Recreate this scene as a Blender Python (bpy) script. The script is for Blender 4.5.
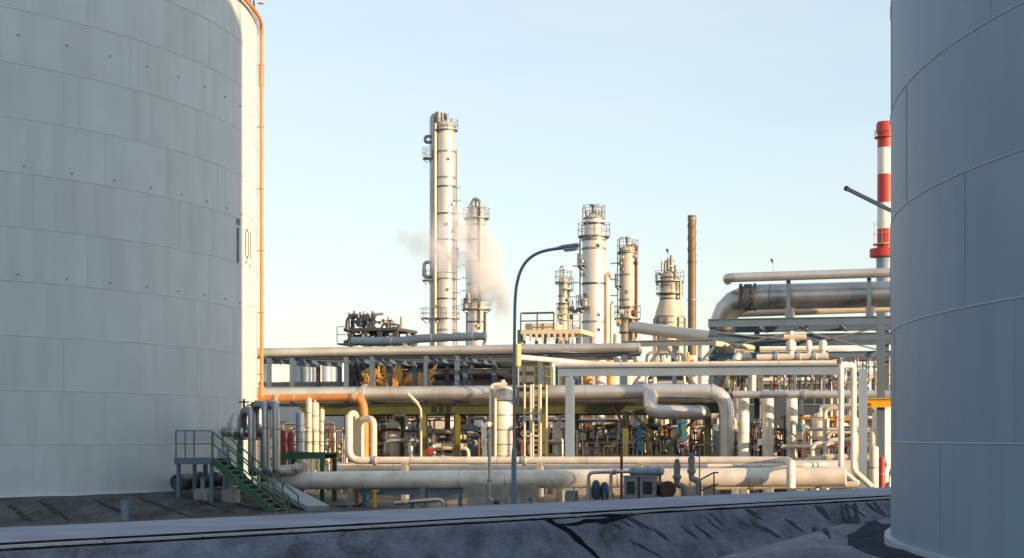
import bpy, math, random
from mathutils import Vector, Matrix, noise as mnoise
R_ = math.radians
random.seed(7)
scn = bpy.context.scene
for o in list(bpy.data.objects):
    bpy.data.objects.remove(o)
COL = scn.collection

# ------------------------------------------------------------------ camera, sky, sun, exposure
F, HZ, CH = 1700.0, 436.0, 2.25            # focal length in pixels, horizon row, eye height
cam_d = bpy.data.cameras.new('camera')
cam_d.sensor_width = 36.0
cam_d.lens = 36.0 * F / 1024.0
cam_d.shift_y = (HZ - 279.0) / 1024.0
cam_d.clip_start, cam_d.clip_end = 0.1, 20000
cam = bpy.data.objects.new('camera', cam_d)
cam.location = (0, 0, CH)
cam.rotation_euler = (R_(90), 0, 0)
COL.objects.link(cam)
scn.camera = cam

SUN_PHI, SUN_EL = 36.7, 8.5                # sun right of and a little behind the camera
sx, sy = math.cos(R_(SUN_PHI)), -math.sin(R_(SUN_PHI))
sun_vec = Vector((sx * math.cos(R_(SUN_EL)), sy * math.cos(R_(SUN_EL)), math.sin(R_(SUN_EL))))
world = bpy.data.worlds.new('World')
scn.world = world
world.use_nodes = True
wn = world.node_tree
sky = wn.nodes.new('ShaderNodeTexSky')
sky.sky_type = 'NISHITA'
sky.sun_disc = False
sky.sun_elevation = R_(SUN_EL)
sky.sun_rotation = math.atan2(sx, sy)
sky.air_density, sky.dust_density, sky.ozone_density = 1.0, 0.6, 1.6
bg = wn.nodes['Background']
bg.inputs['Strength'].default_value = 0.15
# thin high cloud veiling the whole sky, a little uneven
wtc = wn.nodes.new('ShaderNodeTexCoord')
wmp = wn.nodes.new('ShaderNodeMapping'); wmp.inputs['Scale'].default_value = (1.6, 1.6, 7.0)
wno = wn.nodes.new('ShaderNodeTexNoise'); wno.inputs['Scale'].default_value = 2.2; wno.inputs['Detail'].default_value = 6
wmr = wn.nodes.new('ShaderNodeMapRange')
wmr.inputs['From Min'].default_value, wmr.inputs['From Max'].default_value = 0.3, 0.75
wmr.inputs['To Min'].default_value, wmr.inputs['To Max'].default_value = 0.36, 0.72
wmx = wn.nodes.new('ShaderNodeMix'); wmx.data_type = 'RGBA'
wmx.inputs['B'].default_value = (2.95, 3.0, 3.12, 1)
wn.links.new(wtc.outputs['Generated'], wmp.inputs['Vector']); wn.links.new(wmp.outputs[0], wno.inputs['Vector'])
wn.links.new(wno.outputs['Fac'], wmr.inputs['Value']); wn.links.new(wmr.outputs[0], wmx.inputs['Factor'])
wn.links.new(sky.outputs[0], wmx.inputs['A']); wn.links.new(wmx.outputs['Result'], bg.inputs[0])
sl = bpy.data.lights.new('sun', 'SUN')
sl.energy, sl.angle, sl.color = 4.5, R_(0.5), (1.0, 0.67, 0.37)
so = bpy.data.objects.new('sun', sl)
so.rotation_euler = (-sun_vec).to_track_quat('-Z', 'Y').to_euler()
so.location = (60, -40, 60)
COL.objects.link(so)
vs = scn.view_settings
vs.view_transform, vs.look, vs.gamma, vs.use_curve_mapping = 'Standard', 'None', 1.0, False
vs.exposure = 1.0
scn.cycles.volume_bounces = 4

# ------------------------------------------------------------------ plant frame: s runs along the pipe racks, w away from the camera
AL = R_(15.0)
EX, EY = math.cos(AL), -math.sin(AL)
NX, NY = math.sin(AL), math.cos(AL)
def dep(x, w):
    return w / (math.cos(AL) + (x - 512) / F * math.sin(AL))
def S(x, w):
    d = dep(x, w)
    return (x - 512) / F * d * EX + d * EY
def Z(x, y, w):
    return CH + (HZ - y) / F * dep(x, w)
def P(x, y, w):
    return (S(x, w), w, Z(x, y, w))
def L(px, x, w):                            # length in metres of px pixels at that place
    return px * dep(x, w) / F
def toworld(p):
    return (p[0] * EX + p[1] * NX, p[0] * EY + p[1] * NY, p[2])
GZ = -0.6                                   # ground level of the plant behind the road

# ------------------------------------------------------------------ materials
MATS = {}
def mat(name, col, rough=0.5, metal=0.0, var=0.12, scale=1.5, dirt=None, dirt_amt=0.0, dirt_scale=(3, 3, 0.4), bump=0.0, bscale=20.0, ovar=0.06):
    m = bpy.data.materials.new(name)
    m.use_nodes = True
    nt = m.node_tree
    N, K = nt.nodes, nt.links
    b = N['Principled BSDF']
    b.inputs['Roughness'].default_value = rough
    b.inputs['Metallic'].default_value = metal
    tc = N.new('ShaderNodeTexCoord')
    oi = N.new('ShaderNodeObjectInfo')
    mul = N.new('ShaderNodeVectorMath'); mul.operation = 'SCALE'
    cx = N.new('ShaderNodeCombineXYZ')
    for i in range(3):
        K.new(oi.outputs['Random'], cx.inputs[i])
    K.new(cx.outputs[0], mul.inputs[0]); mul.inputs['Scale'].default_value = 37.0
    add = N.new('ShaderNodeVectorMath'); add.operation = 'ADD'
    K.new(tc.outputs['Object'], add.inputs[0]); K.new(mul.outputs[0], add.inputs[1])
    n1 = N.new('ShaderNodeTexNoise'); n1.inputs['Scale'].default_value = scale; n1.inputs['Detail'].default_value = 5
    K.new(add.outputs[0], n1.inputs['Vector'])
    mr = N.new('ShaderNodeMapRange')
    mr.inputs['From Min'].default_value, mr.inputs['From Max'].default_value = 0.3, 0.7
    mr.inputs['To Min'].default_value, mr.inputs['To Max'].default_value = 1 - var, 1 + var
    K.new(n1.outputs['Fac'], mr.inputs['Value'])
    orr = N.new('ShaderNodeMapRange'); orr.inputs['To Min'].default_value, orr.inputs['To Max'].default_value = 1-ovar, 1+ovar
    K.new(oi.outputs['Random'], orr.inputs['Value'])
    omu = N.new('ShaderNodeMath'); omu.operation = 'MULTIPLY'; K.new(mr.outputs[0], omu.inputs[0]); K.new(orr.outputs[0], omu.inputs[1])
    mx = N.new('ShaderNodeMix'); mx.data_type = 'RGBA'; mx.blend_type = 'MULTIPLY'
    mx.inputs['Factor'].default_value = 1.0
    mx.inputs['A'].default_value = (*col, 1)
    K.new(omu.outputs[0], mx.inputs['B'])
    out = mx.outputs['Result']
    if dirt:
        mp = N.new('ShaderNodeMapping'); mp.inputs['Scale'].default_value = dirt_scale
        K.new(add.outputs[0], mp.inputs['Vector'])
        n2 = N.new('ShaderNodeTexNoise'); n2.inputs['Scale'].default_value = 1.0; n2.inputs['Detail'].default_value = 6
        K.new(mp.outputs[0], n2.inputs['Vector'])
        r2 = N.new('ShaderNodeMapRange')
        r2.inputs['From Min'].default_value, r2.inputs['From Max'].default_value = 0.45, 0.75
        r2.inputs['To Max'].default_value = dirt_amt
        K.new(n2.outputs['Fac'], r2.inputs['Value'])
        m2 = N.new('ShaderNodeMix'); m2.data_type = 'RGBA'
        K.new(r2.outputs[0], m2.inputs['Factor']); K.new(out, m2.inputs['A'])
        m2.inputs['B'].default_value = (*dirt, 1)
        out = m2.outputs['Result']
    K.new(out, b.inputs['Base Color'])
    if bump:
        n3 = N.new('ShaderNodeTexNoise'); n3.inputs['Scale'].default_value = bscale; n3.inputs['Detail'].default_value = 6
        K.new(add.outputs[0], n3.inputs['Vector'])
        bp = N.new('ShaderNodeBump'); bp.inputs['Strength'].default_value = bump; bp.inputs['Distance'].default_value = 0.05
        K.new(n3.outputs['Fac'], bp.inputs['Height']); K.new(bp.outputs[0], b.inputs['Normal'])
    MATS[name] = m
    return m
RUST = (0.20, 0.08, 0.035)
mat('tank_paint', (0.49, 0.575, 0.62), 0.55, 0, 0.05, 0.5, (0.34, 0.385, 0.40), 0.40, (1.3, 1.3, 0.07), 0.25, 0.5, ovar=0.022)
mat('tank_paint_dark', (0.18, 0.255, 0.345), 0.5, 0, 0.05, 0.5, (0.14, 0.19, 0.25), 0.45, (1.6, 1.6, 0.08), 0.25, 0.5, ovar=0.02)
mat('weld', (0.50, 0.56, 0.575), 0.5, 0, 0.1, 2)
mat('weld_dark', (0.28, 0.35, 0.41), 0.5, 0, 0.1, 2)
mat('orange_paint', (0.56, 0.20, 0.05), 0.5, 0, 0.15, 1.5, (0.45, 0.28, 0.14), 0.5)
mat('white_pipe', (0.70, 0.67, 0.61), 0.42, 0.1, 0.10, 1.5, (0.36, 0.30, 0.22), 0.5, (1.4, 1.4, 1.4), 0.15, 1.5)
mat('yellow_pale', (0.66, 0.48, 0.20), 0.5, 0, 0.1, 1.5, (0.4, 0.28, 0.12), 0.4)
mat('cream_pipe', (0.62, 0.56, 0.44), 0.45, 0.05, 0.1, 1.5, (0.34, 0.26, 0.16), 0.5, (1.5, 1.5, 1.5))
mat('cladding', (0.60, 0.60, 0.60), 0.38, 0.65, 0.1, 0.9, (0.32, 0.28, 0.22), 0.45, (0.8, 0.8, 0.5))
mat('cladding_dull', (0.42, 0.43, 0.44), 0.36, 0.92, 0.12, 0.9, (0.20, 0.18, 0.16), 0.5, (1.0, 1.0, 0.6))
mat('tower_shell', (0.62, 0.60, 0.56), 0.40, 0.45, 0.08, 0.5, (0.36, 0.27, 0.18), 0.55, (0.7, 0.7, 0.12))
mat('tower_tan', (0.50, 0.45, 0.37), 0.5, 0.2, 0.1, 0.5, (0.28, 0.20, 0.13), 0.6, (0.7, 0.7, 0.12))
mat('stack_brown', (0.135, 0.105, 0.075), 0.6, 0.1, 0.15, 0.6, (0.16, 0.10, 0.06), 0.6, (0.7, 0.7, 0.1))
mat('steel_grey', (0.19, 0.215, 0.24), 0.5, 0.2, 0.12, 1.0, (0.16, 0.13, 0.11), 0.4)
mat('steel_dark', (0.060, 0.070, 0.085), 0.5, 0.2, 0.2, 1.0, (0.08, 0.055, 0.04), 0.3)
mat('steel_blue', (0.092, 0.15, 0.225), 0.5, 0.1, 0.12, 1.0, (0.18, 0.15, 0.13), 0.35)
mat('steel_pale', (0.23, 0.32, 0.43), 0.5, 0.1, 0.08, 1.0, (0.28, 0.25, 0.22), 0.35)
mat('lamp_blue', (0.13, 0.21, 0.30), 0.4, 0.2, 0.08, 1.5)
mat('lamp_glass', (0.55, 0.58, 0.60), 0.25, 0, 0.04, 3)
mat('green_paint', (0.055, 0.068, 0.022), 0.55, 0, 0.15, 1.2, (0.12, 0.08, 0.05), 0.5)
mat('olive_paint', (0.15, 0.15, 0.035), 0.55, 0, 0.15, 1.2, (0.14, 0.10, 0.05), 0.5)
mat('stair_green', (0.028, 0.115, 0.058), 0.5, 0, 0.15, 1.5, (0.10, 0.09, 0.07), 0.3)
mat('rail_pale', (0.52, 0.50, 0.42), 0.5, 0, 0.1, 2)
mat('yellow_paint', (0.72, 0.42, 0.02), 0.45, 0, 0.1, 1.5, (0.35, 0.2, 0.05), 0.4)
mat('red_paint', (0.40, 0.04, 0.035), 0.5, 0, 0.1, 0.8, (0.3, 0.05, 0.04), 0.3)
mat('stack_white', (0.72, 0.72, 0.70), 0.5, 0, 0.06, 0.8, (0.4, 0.36, 0.32), 0.3)
mat('rust_dark', (0.085, 0.045, 0.032), 0.75, 0.2, 0.3, 3.0, (0.05, 0.03, 0.02), 0.6, (3, 3, 3))
mat('rust', RUST, 0.8, 0.1, 0.3, 3.0, (0.10, 0.04, 0.02), 0.7, (3, 3, 3))
mat('tan_vessel', (0.60, 0.34, 0.13), 0.55, 0.1, 0.15, 0.8, (0.32, 0.15, 0.05), 0.5, (1, 1, 0.2))
mat('concrete', (0.30, 0.29, 0.27), 0.85, 0, 0.18, 2.0, (0.14, 0.13, 0.12), 0.7, (2.0, 2.0, 0.5), 0.3, 15)
mat('crack_dark', (0.012, 0.014, 0.018), 0.9, 0, 0.3, 3)
mat('apron_streak', (0.055, 0.056, 0.058), 0.9, 0, 0.35, 2.5)
mat('seal_streak', (0.056, 0.067, 0.090), 0.9, 0, 0.35, 2.5)
mat('bitumen', (0.02, 0.022, 0.026), 0.8, 0, 0.3, 3, (0.06, 0.06, 0.06), 0.5, (2, 2, 2))
mat('kerb_concrete', (0.31, 0.335, 0.38), 0.85, 0, 0.15, 2.0, (0.16, 0.16, 0.16), 0.5, (2, 2, 2), 0.3, 15)
mat('motor_blue', (0.035, 0.075, 0.13), 0.5, 0.1, 0.15, 2, (0.06, 0.05, 0.05), 0.4)
mat('sign_blue', (0.03, 0.30, 0.62), 0.5, 0, 0.05, 2)
mat('sign_white', (0.75, 0.75, 0.75), 0.5, 0, 0.05, 2)
mat('wall_white', (0.60, 0.60, 0.58), 0.8, 0, 0.06, 0.5, (0.40, 0.38, 0.34), 0.5, (0.6, 0.6, 0.2))
mat('wall_blue', (0.055, 0.075, 0.105), 0.6, 0.1, 0.12, 0.5, (0.09, 0.09, 0.09), 0.4, (0.6, 0.6, 0.15))  # dark tone also stands in for shade behind the racks
mat('roof_grey', (0.20, 0.20, 0.21), 0.8, 0, 0.15, 0.6)
mat('window_glass', (0.03, 0.04, 0.05), 0.08, 0, 0.1, 1)
mat('paint_mark', (0.13, 0.13, 0.14), 0.6, 0, 0.1, 3)
mat('bark', (0.20, 0.13, 0.07), 0.9, 0, 0.25, 3)
mat('twig', (0.70, 0.43, 0.15), 0.9, 0, 0.25, 1.5)
mat('asphalt_road', (0.27, 0.31, 0.40), 0.85, 0, 0.16, 0.6, (0.10, 0.10, 0.10), 0.5, (0.5, 0.5, 0.5), 0.35, 30)
mat('bird_black', (0.02, 0.02, 0.02), 0.7, 0, 0.1, 5)

def slope_mat(name, c1, c2, c3, ang, rough=1.0):
    m = bpy.data.materials.new(name); m.use_nodes = True
    nt = m.node_tree; N, K = nt.nodes, nt.links
    b = N['Principled BSDF']; b.inputs['Roughness'].default_value = 0.9
    tc = N.new('ShaderNodeTexCoord')
    mp = N.new('ShaderNodeMapping'); mp.inputs['Rotation'].default_value = (0, 0, ang); mp.inputs['Scale'].default_value = (1.1, 0.22, 1)
    K.new(tc.outputs['Object'], mp.inputs['Vector'])
    a = N.new('ShaderNodeTexNoise'); a.inputs['Scale'].default_value = 1.3; a.inputs['Detail'].default_value = 8; a.inputs['Roughness'].default_value = 0.65
    K.new(mp.outputs[0], a.inputs['Vector'])
    cr = N.new('ShaderNodeValToRGB')
    cr.color_ramp.elements[0].position, cr.color_ramp.elements[0].color = 0.36, (*c1, 1)
    cr.color_ramp.elements[1].position, cr.color_ramp.elements[1].color = 0.66, (*c3, 1)
    e = cr.color_ramp.elements.new(0.5); e.color = (*c2, 1)
    K.new(a.outputs['Fac'], cr.inputs['Fac'])
    g = N.new('ShaderNodeTexNoise'); g.inputs['Scale'].default_value = 9; g.inputs['Detail'].default_value = 8
    K.new(tc.outputs['Object'], g.inputs['Vector'])
    mx = N.new('ShaderNodeMix'); mx.data_type = 'RGBA'; mx.blend_type = 'MULTIPLY'; mx.inputs['Factor'].default_value = 0.5
    r = N.new('ShaderNodeMapRange'); r.inputs['From Min'].default_value, r.inputs['From Max'].default_value = 0.3, 0.7
    r.inputs['To Min'].default_value, r.inputs['To Max'].default_value = 0.55, 1.4
    K.new(g.outputs['Fac'], r.inputs['Value']); K.new(cr.outputs[0], mx.inputs['A']); K.new(r.outputs[0], mx.inputs['B'])
    # cracks: warped cell edges, broken up by a mask
    wv = N.new('ShaderNodeTexNoise'); wv.inputs['Scale'].default_value = 0.9; wv.inputs['Detail'].default_value = 6
    K.new(tc.outputs['Object'], wv.inputs['Vector'])
    wa = N.new('ShaderNodeMixRGB'); wa.blend_type = 'ADD'; wa.inputs['Fac'].default_value = 1.6
    K.new(mp.outputs[0], wa.inputs['Color1']); K.new(wv.outputs['Color'], wa.inputs['Color2'])
    vo = N.new('ShaderNodeTexVoronoi'); vo.feature = 'DISTANCE_TO_EDGE'; vo.inputs['Scale'].default_value = 0.75
    K.new(wa.outputs[0], vo.inputs['Vector'])
    vr = N.new('ShaderNodeMapRange'); vr.inputs['From Min'].default_value, vr.inputs['From Max'].default_value = 0.0, 0.045
    vr.inputs['To Min'].default_value, vr.inputs['To Max'].default_value = 1-0.6*rough, 1.0
    K.new(vo.outputs['Distance'], vr.inputs['Value'])
    km = N.new('ShaderNodeTexNoise'); km.inputs['Scale'].default_value = 0.45; K.new(tc.outputs['Object'], km.inputs['Vector'])
    kr = N.new('ShaderNodeMapRange'); kr.inputs['From Min'].default_value, kr.inputs['From Max'].default_value = 0.45, 0.6; K.new(km.outputs['Fac'], kr.inputs['Value'])
    cm = N.new('ShaderNodeMix'); cm.data_type = 'RGBA'; cm.blend_type = 'MULTIPLY'
    K.new(kr.outputs[0], cm.inputs['Factor']); K.new(mx.outputs['Result'], cm.inputs['A']); K.new(vr.outputs[0], cm.inputs['B'])
    fg = N.new('ShaderNodeTexNoise'); fg.inputs['Scale'].default_value = 45; fg.inputs['Detail'].default_value = 3; K.new(tc.outputs['Object'], fg.inputs['Vector'])
    fr = N.new('ShaderNodeMapRange'); fr.inputs['From Min'].default_value, fr.inputs['From Max'].default_value = 0.3, 0.7
    fr.inputs['To Min'].default_value, fr.inputs['To Max'].default_value = 0.6, 1.4
    K.new(fg.outputs['Fac'], fr.inputs['Value'])
    fm = N.new('ShaderNodeMix'); fm.data_type = 'RGBA'; fm.blend_type = 'MULTIPLY'; fm.inputs['Factor'].default_value = 0.8
    K.new(cm.outputs['Result'], fm.inputs['A']); K.new(fr.outputs[0], fm.inputs['B'])
    K.new(fm.outputs['Result'], b.inputs['Base Color'])
    ad = N.new('ShaderNodeMath'); ad.operation = 'ADD'
    K.new(a.outputs['Fac'], ad.inputs[0]); K.new(g.outputs['Fac'], ad.inputs[1])
    bp = N.new('ShaderNodeBump'); bp.inputs['Strength'].default_value = 0.35*rough; bp.inputs['Distance'].default_value = 0.05
    K.new(ad.outputs[0], bp.inputs['Height']); K.new(bp.outputs[0], b.inputs['Normal'])
    MATS[name] = m
slope_mat('bund_asphalt', (0.048, 0.060, 0.086), (0.105, 0.128, 0.176), (0.155, 0.184, 0.24), R_(-12), 0.7)
slope_mat('apron_concrete', (0.085, 0.10, 0.13), (0.14, 0.165, 0.21), (0.20, 0.23, 0.29), R_(20), 0.5)
slope_mat('apron_asphalt', (0.036, 0.038, 0.040), (0.070, 0.072, 0.075), (0.105, 0.107, 0.112), R_(35), 0.5)
slope_mat('plant_gravel', (0.13, 0.10, 0.07), (0.21, 0.165, 0.115), (0.30, 0.24, 0.17), R_(75))

for q in ('crack_dark', 'seal_streak', 'apron_streak', 'bitumen'):
    MATS[q].node_tree.nodes['Principled BSDF'].inputs['Specular IOR Level'].default_value = 0.0
for q in ('bund_asphalt', 'apron_asphalt', 'apron_concrete', 'asphalt_road'):
    MATS[q].node_tree.nodes['Principled BSDF'].inputs['Specular IOR Level'].default_value = 0.25
# ------------------------------------------------------------------ mesh builder
def V3(p): return Vector(p)
class MB:
    def __init__(s): s.v, s.f, s.sm = [], [], []
    def add(s, vs_, fs, sm):
        o = len(s.v)
        s.v += [tuple(q) for q in vs_]
        s.f += [tuple(i + o for i in q) for q in fs]
        s.sm += (sm if isinstance(sm, list) else [sm] * len(fs))
        return s
    def boxb(s, lo, hi):
        x0, y0, z0 = lo; x1, y1, z1 = hi
        return s.add([(x0,y0,z0),(x1,y0,z0),(x1,y1,z0),(x0,y1,z0),(x0,y0,z1),(x1,y0,z1),(x1,y1,z1),(x0,y1,z1)],
              [(0,3,2,1),(4,5,6,7),(0,1,5,4),(1,2,6,5),(2,3,7,6),(3,0,4,7)], False)
    def box(s, c, d):
        return s.boxb(tuple(c[i]-d[i]/2 for i in range(3)), tuple(c[i]+d[i]/2 for i in range(3)))
    def frame_of(s, d):
        d = d.normalized()
        up = Vector((0,0,1)) if abs(d.z) < 0.95 else Vector((0,1,0))
        a = d.cross(up).normalized()
        return a, a.cross(d).normalized()
    def bar(s, a, b, wd, h):
        a, b = V3(a), V3(b)
        u, t = s.frame_of(b - a)
        q = [(-1,-1),(1,-1),(1,1),(-1,1)]
        vs_ = [p + u*(i*wd/2) + t*(j*h/2) for p in (a, b) for i, j in q]
        return s.add(vs_, [(0,1,2,3),(7,6,5,4),(0,4,5,1),(1,5,6,2),(2,6,7,3),(3,7,4,0)], False)
    def cyl(s, a, b, r, r2=None, seg=14, caps=True):
        a, b = V3(a), V3(b); r2 = r if r2 is None else r2
        u, t = s.frame_of(b - a)
        vs_ = []
        for p, rr in ((a, r), (b, r2)):
            for k in range(seg):
                g = 2*math.pi*k/seg
                vs_.append(p + u*(math.cos(g)*rr) + t*(math.sin(g)*rr))
        fs = [(k, k+seg, (k+1)%seg+seg, (k+1)%seg) for k in range(seg)]
        sm = [True]*seg
        if caps:
            fs += [tuple(range(seg)), tuple(reversed(range(seg, 2*seg)))]; sm += [False, False]
        return s.add(vs_, fs, sm)
    def tube(s, pts, r, bend=0.3, seg=12, nb=5, caps=True):
        pts = [V3(p) for p in pts]
        path = [pts[0]]
        for i in range(1, len(pts)-1):
            a, p, b = pts[i-1], pts[i], pts[i+1]
            d1, d2 = (a-p), (b-p)
            l = min(bend, d1.length*0.49, d2.length*0.49)
            if bend <= 0 or l < 1e-4: path.append(p); continue
            p1, p2 = p + d1.normalized()*l, p + d2.normalized()*l
            for k in range(nb+1):
                q = k/nb
                path.append(p1.lerp(p, q).lerp(p.lerp(p2, q), q))
        path.append(pts[-1])
        pp = [path[0]]
        for p in path[1:]:
            if (p-pp[-1]).length > 1e-4: pp.append(p)
        path = pp
        n = len(path)
        tg = [(path[min(i+1,n-1)]-path[max(i-1,0)]).normalized() for i in range(n)]
        u, t = s.frame_of(tg[0])
        vs_ = []
        for i in range(n):
            u = (u - tg[i]*u.dot(tg[i])).normalized(); t = u.cross(tg[i])
            for k in range(seg):
                g = 2*math.pi*k/seg
                vs_.append(path[i] + u*(math.cos(g)*r) + t*(math.sin(g)*r))
        fs, sm = [], []
        for i in range(n-1):
            for k in range(seg):
                fs.append((i*seg+k, (i+1)*seg+k, (i+1)*seg+(k+1)%seg, i*seg+(k+1)%seg)); sm.append(True)
        if caps:
            fs += [tuple(range(seg)), tuple(reversed(range((n-1)*seg, n*seg)))]; sm += [False, False]
        return s.add(vs_, fs, sm)
    def lathe(s, c, prof, seg=24):
        vs_, fs = [], []
        pr = [prof[0]]; br = set()
        for i in range(1, len(prof)):
            pr.append(prof[i])
            if i < len(prof)-1:
                a = math.atan2(prof[i][1]-prof[i-1][1], prof[i][0]-prof[i-1][0]); b = math.atan2(prof[i+1][1]-prof[i][1], prof[i+1][0]-prof[i][0])
                if abs((b-a+math.pi) % (2*math.pi)-math.pi) > 0.6: br.add(len(pr)-1); pr.append(prof[i])
        for r, z in pr:
            for k in range(seg):
                g = 2*math.pi*k/seg
                vs_.append((c[0]+r*math.cos(g), c[1]+r*math.sin(g), c[2]+z))
        n = len(pr)
        for i in range(n-1):
            if i in br: continue
            for k in range(seg):
                fs.append((i*seg+k, i*seg+(k+1)%seg, (i+1)*seg+(k+1)%seg, (i+1)*seg+k))
        sm = [True]*len(fs)
        fs += [tuple(reversed(range(seg))), tuple(range((n-1)*seg, n*seg))]; sm += [False, False]
        return s.add(vs_, fs, sm)
    def ring(s, c, Rr, r, seg=24, ts=6, axis='z', a0=0.0, a1=2*math.pi):
        vs_, fs = [], []
        full = abs(a1-a0-2*math.pi) < 1e-6
        n = seg if full else seg+1
        for i in range(n):
            g = a0+(a1-a0)*i/seg
            for k in range(ts):
                h = 2*math.pi*k/ts
                q = Rr + r*math.cos(h); zz = r*math.sin(h)
                x, y = q*math.cos(g), q*math.sin(g)
                o = {'z': (x, y, zz), 'y': (x, zz, y), 'x': (zz, x, y)}[axis]
                vs_.append((c[0]+o[0], c[1]+o[1], c[2]+o[2]))
        for i in range(seg):
            j = (i+1) % n
            for k in range(ts):
                fs.append((i*ts+k, j*ts+k, j*ts+(k+1)%ts, i*ts+(k+1)%ts))
        return s.add(vs_, fs, True)
    def ibeam(s, a, b, h, wd, t=0.025):
        a, b = V3(a), V3(b)
        u, up = s.frame_of(b - a)
        for o in (h/2-t/2, -h/2+t/2):
            s.bar(a+up*o, b+up*o, wd, t)
        # web slightly narrower so that no faces coincide
        s.bar(a, b, t, h-2*t-0.002)
        return s

BASE, ROT = {}, {}
def mesh_of(mb, base, name):
    me = bpy.data.meshes.new(name)
    if any(mb.sm):                          # flat faces get vertices of their own, so that they do not bend the smooth normals
        nf = []
        for f, q in zip(mb.f, mb.sm):
            if not q:
                o = len(mb.v); mb.v += [mb.v[i] for i in f]; f = tuple(range(o, o+len(f)))
            nf.append(f)
        mb.f = nf
    me.from_pydata([(v[0]-base[0], v[1]-base[1], v[2]-base[2]) for v in mb.v], [], mb.f)
    me.polygons.foreach_set('use_smooth', mb.sm)
    me.update()
    return me
def place(o, base, plant=True):
    o.location = toworld(base) if plant else base
    o.rotation_euler = (0, 0, -AL if plant else 0)
def tag(o, label, cat, group=None):
    o['label'] = label; o['category'] = cat
    if group: o['group'] = group
    return o
def thing(name, label, cat, base, group=None, plant=True):
    o = bpy.data.objects.new(name, None)
    o.empty_display_size = 0.3
    COL.objects.link(o)
    place(o, base, plant)
    BASE[o.name] = base
    return tag(o, label, cat, group)
def part(mb, name, m, parent, label=None):
    base = BASE[parent.name]
    me = mesh_of(mb, base, name)
    me.materials.append(MATS[m])
    o = bpy.data.objects.new(name, me)
    COL.objects.link(o)
    o.parent = parent
    BASE[o.name] = base
    if label: o['label'] = label
    return o
def single(mb, name, m, label, cat, base, group=None, plant=True):
    me = mesh_of(mb, base, name)
    me.materials.append(MATS[m])
    o = bpy.data.objects.new(name, me)
    COL.objects.link(o)
    place(o, base, plant)
    BASE[o.name] = base
    return tag(o, label, cat, group)
def structure(me_or_mb, name, m, parent=None):
    me = me_or_mb if not isinstance(me_or_mb, MB) else mesh_of(me_or_mb, (0,0,0), name)
    me.materials.append(MATS[m])
    o = bpy.data.objects.new(name, me)
    COL.objects.link(o)
    BASE[o.name] = (0,0,0)
    if parent: o.parent = parent
    else: o['kind'] = 'structure'
    return o
KIDS = {}
def copy_tree(root, base, scale=1.0, spin=0.0, label=None, group=None):
    kids = [o for o in root.children]
    r = root.copy(); COL.objects.link(r)
    place(r, base); r.rotation_euler[2] += spin
    r.scale = (scale, scale, scale)
    if label: r['label'] = label
    if group: r['group'] = group
    for k in kids:
        c = k.copy(); COL.objects.link(c); c.parent = r
        for g in k.children:
            d = g.copy(); COL.objects.link(d); d.parent = c
    return r
def rail(mb, pts, h=1.05, post=1.2, r=0.02, mid=True):
    for i in range(len(pts)-1):
        a, b = V3(pts[i]), V3(pts[i+1])
        ln = (b-a).length
        for q in ((h, h*0.52) if mid else (h,)):
            mb.bar(a+Vector((0,0,q)), b+Vector((0,0,q)), r*1.8, r*1.8)
        n = max(1, round(ln/post))
        for k in range(n+1):
            p = a.lerp(b, k/n)
            mb.bar(p, p+Vector((0,0,h-r)), r*1.6, r*1.6)
    return mb

# ------------------------------------------------------------------ ground, embankment, road
RD = Vector((0.6584, 0.7527)); RM = Vector((-0.7527, 0.6584)); RA = Vector((-7.8, 25.8))
RW, RZ = 4.4, 0.59
TL, TR, TRAD, TRR = (-36.5, 78.7), (25.33, 24.40), 24.45, 19.42
def road_ct(x, y):
    q = Vector((x, y)) - RA
    return q.dot(RM), q.dot(RD)
def roadpt(t, c, z):
    q = RA + RD*t + RM*c
    return (q.x, q.y, z)
def height(x, y):
    c, t = road_ct(x, y)
    if c < 0.2:
        z = 0.50 + min(0, c+0.35)*0.31 if c < 0.1 else 0.47
        if c < -0.35: z += 0.05*math.exp(c+0.35)-0.05  # rounded shoulder
        if c > -16: z = max(z, -0.95)
        else: z = min(0.6, -0.95 + (-16-c)*0.3)
        r = math.hypot(x-TR[0], y-TR[1])
        z = max(z, min(0.56, 0.56-(r-TRR-1.3)*0.28))
        if c < -0.3:
            z += (mnoise.noise((x*0.45, y*0.45, 0))*0.07 + mnoise.noise((x*1.7, y*1.7, 3))*0.012)*min(1, (-c-0.3)*1.5)
            g = (t-12.6) + (-c)*0.36
            z -= 0.07/(1+math.exp(-max(-20, min(20, g*8))))*min(1, -c)*math.exp(-max(g, 0)/5)
    elif c < RW-0.1: z = 0.47
    else:
        z = max(GZ, 0.47-(c-RW+0.1)*0.4)
        r = math.hypot(x-TL[0], y-TL[1])
        z = max(z, min(0.0, -(r-TRAD-1.0)*0.10))
        z += 0.03*mnoise.noise((x*0.8, y*0.8, 1))
    return z
def axis(lo, hi, f0, f1, fine, mid):
    a = []
    v = lo
    while v < hi:
        a.append(v); v += fine if f0 <= v < f1 else mid
    a.append(hi)
    far = [120, 300, 800, 2500, 9000]
    return [lo-k for k in reversed(far)] + a + [hi+k for k in far]
xs = axis(-62, 70, -16, 14, 0.2, 1.2)
ys = axis(-20, 130, 18, 56, 0.2, 1.2)
gv = [(x, y, height(x, y)) for y in ys for x in xs]
nx = len(xs)
sets = {'ground': [], 'embankment': [], 'tank_apron': [], 'tank_pad': []}
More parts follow.
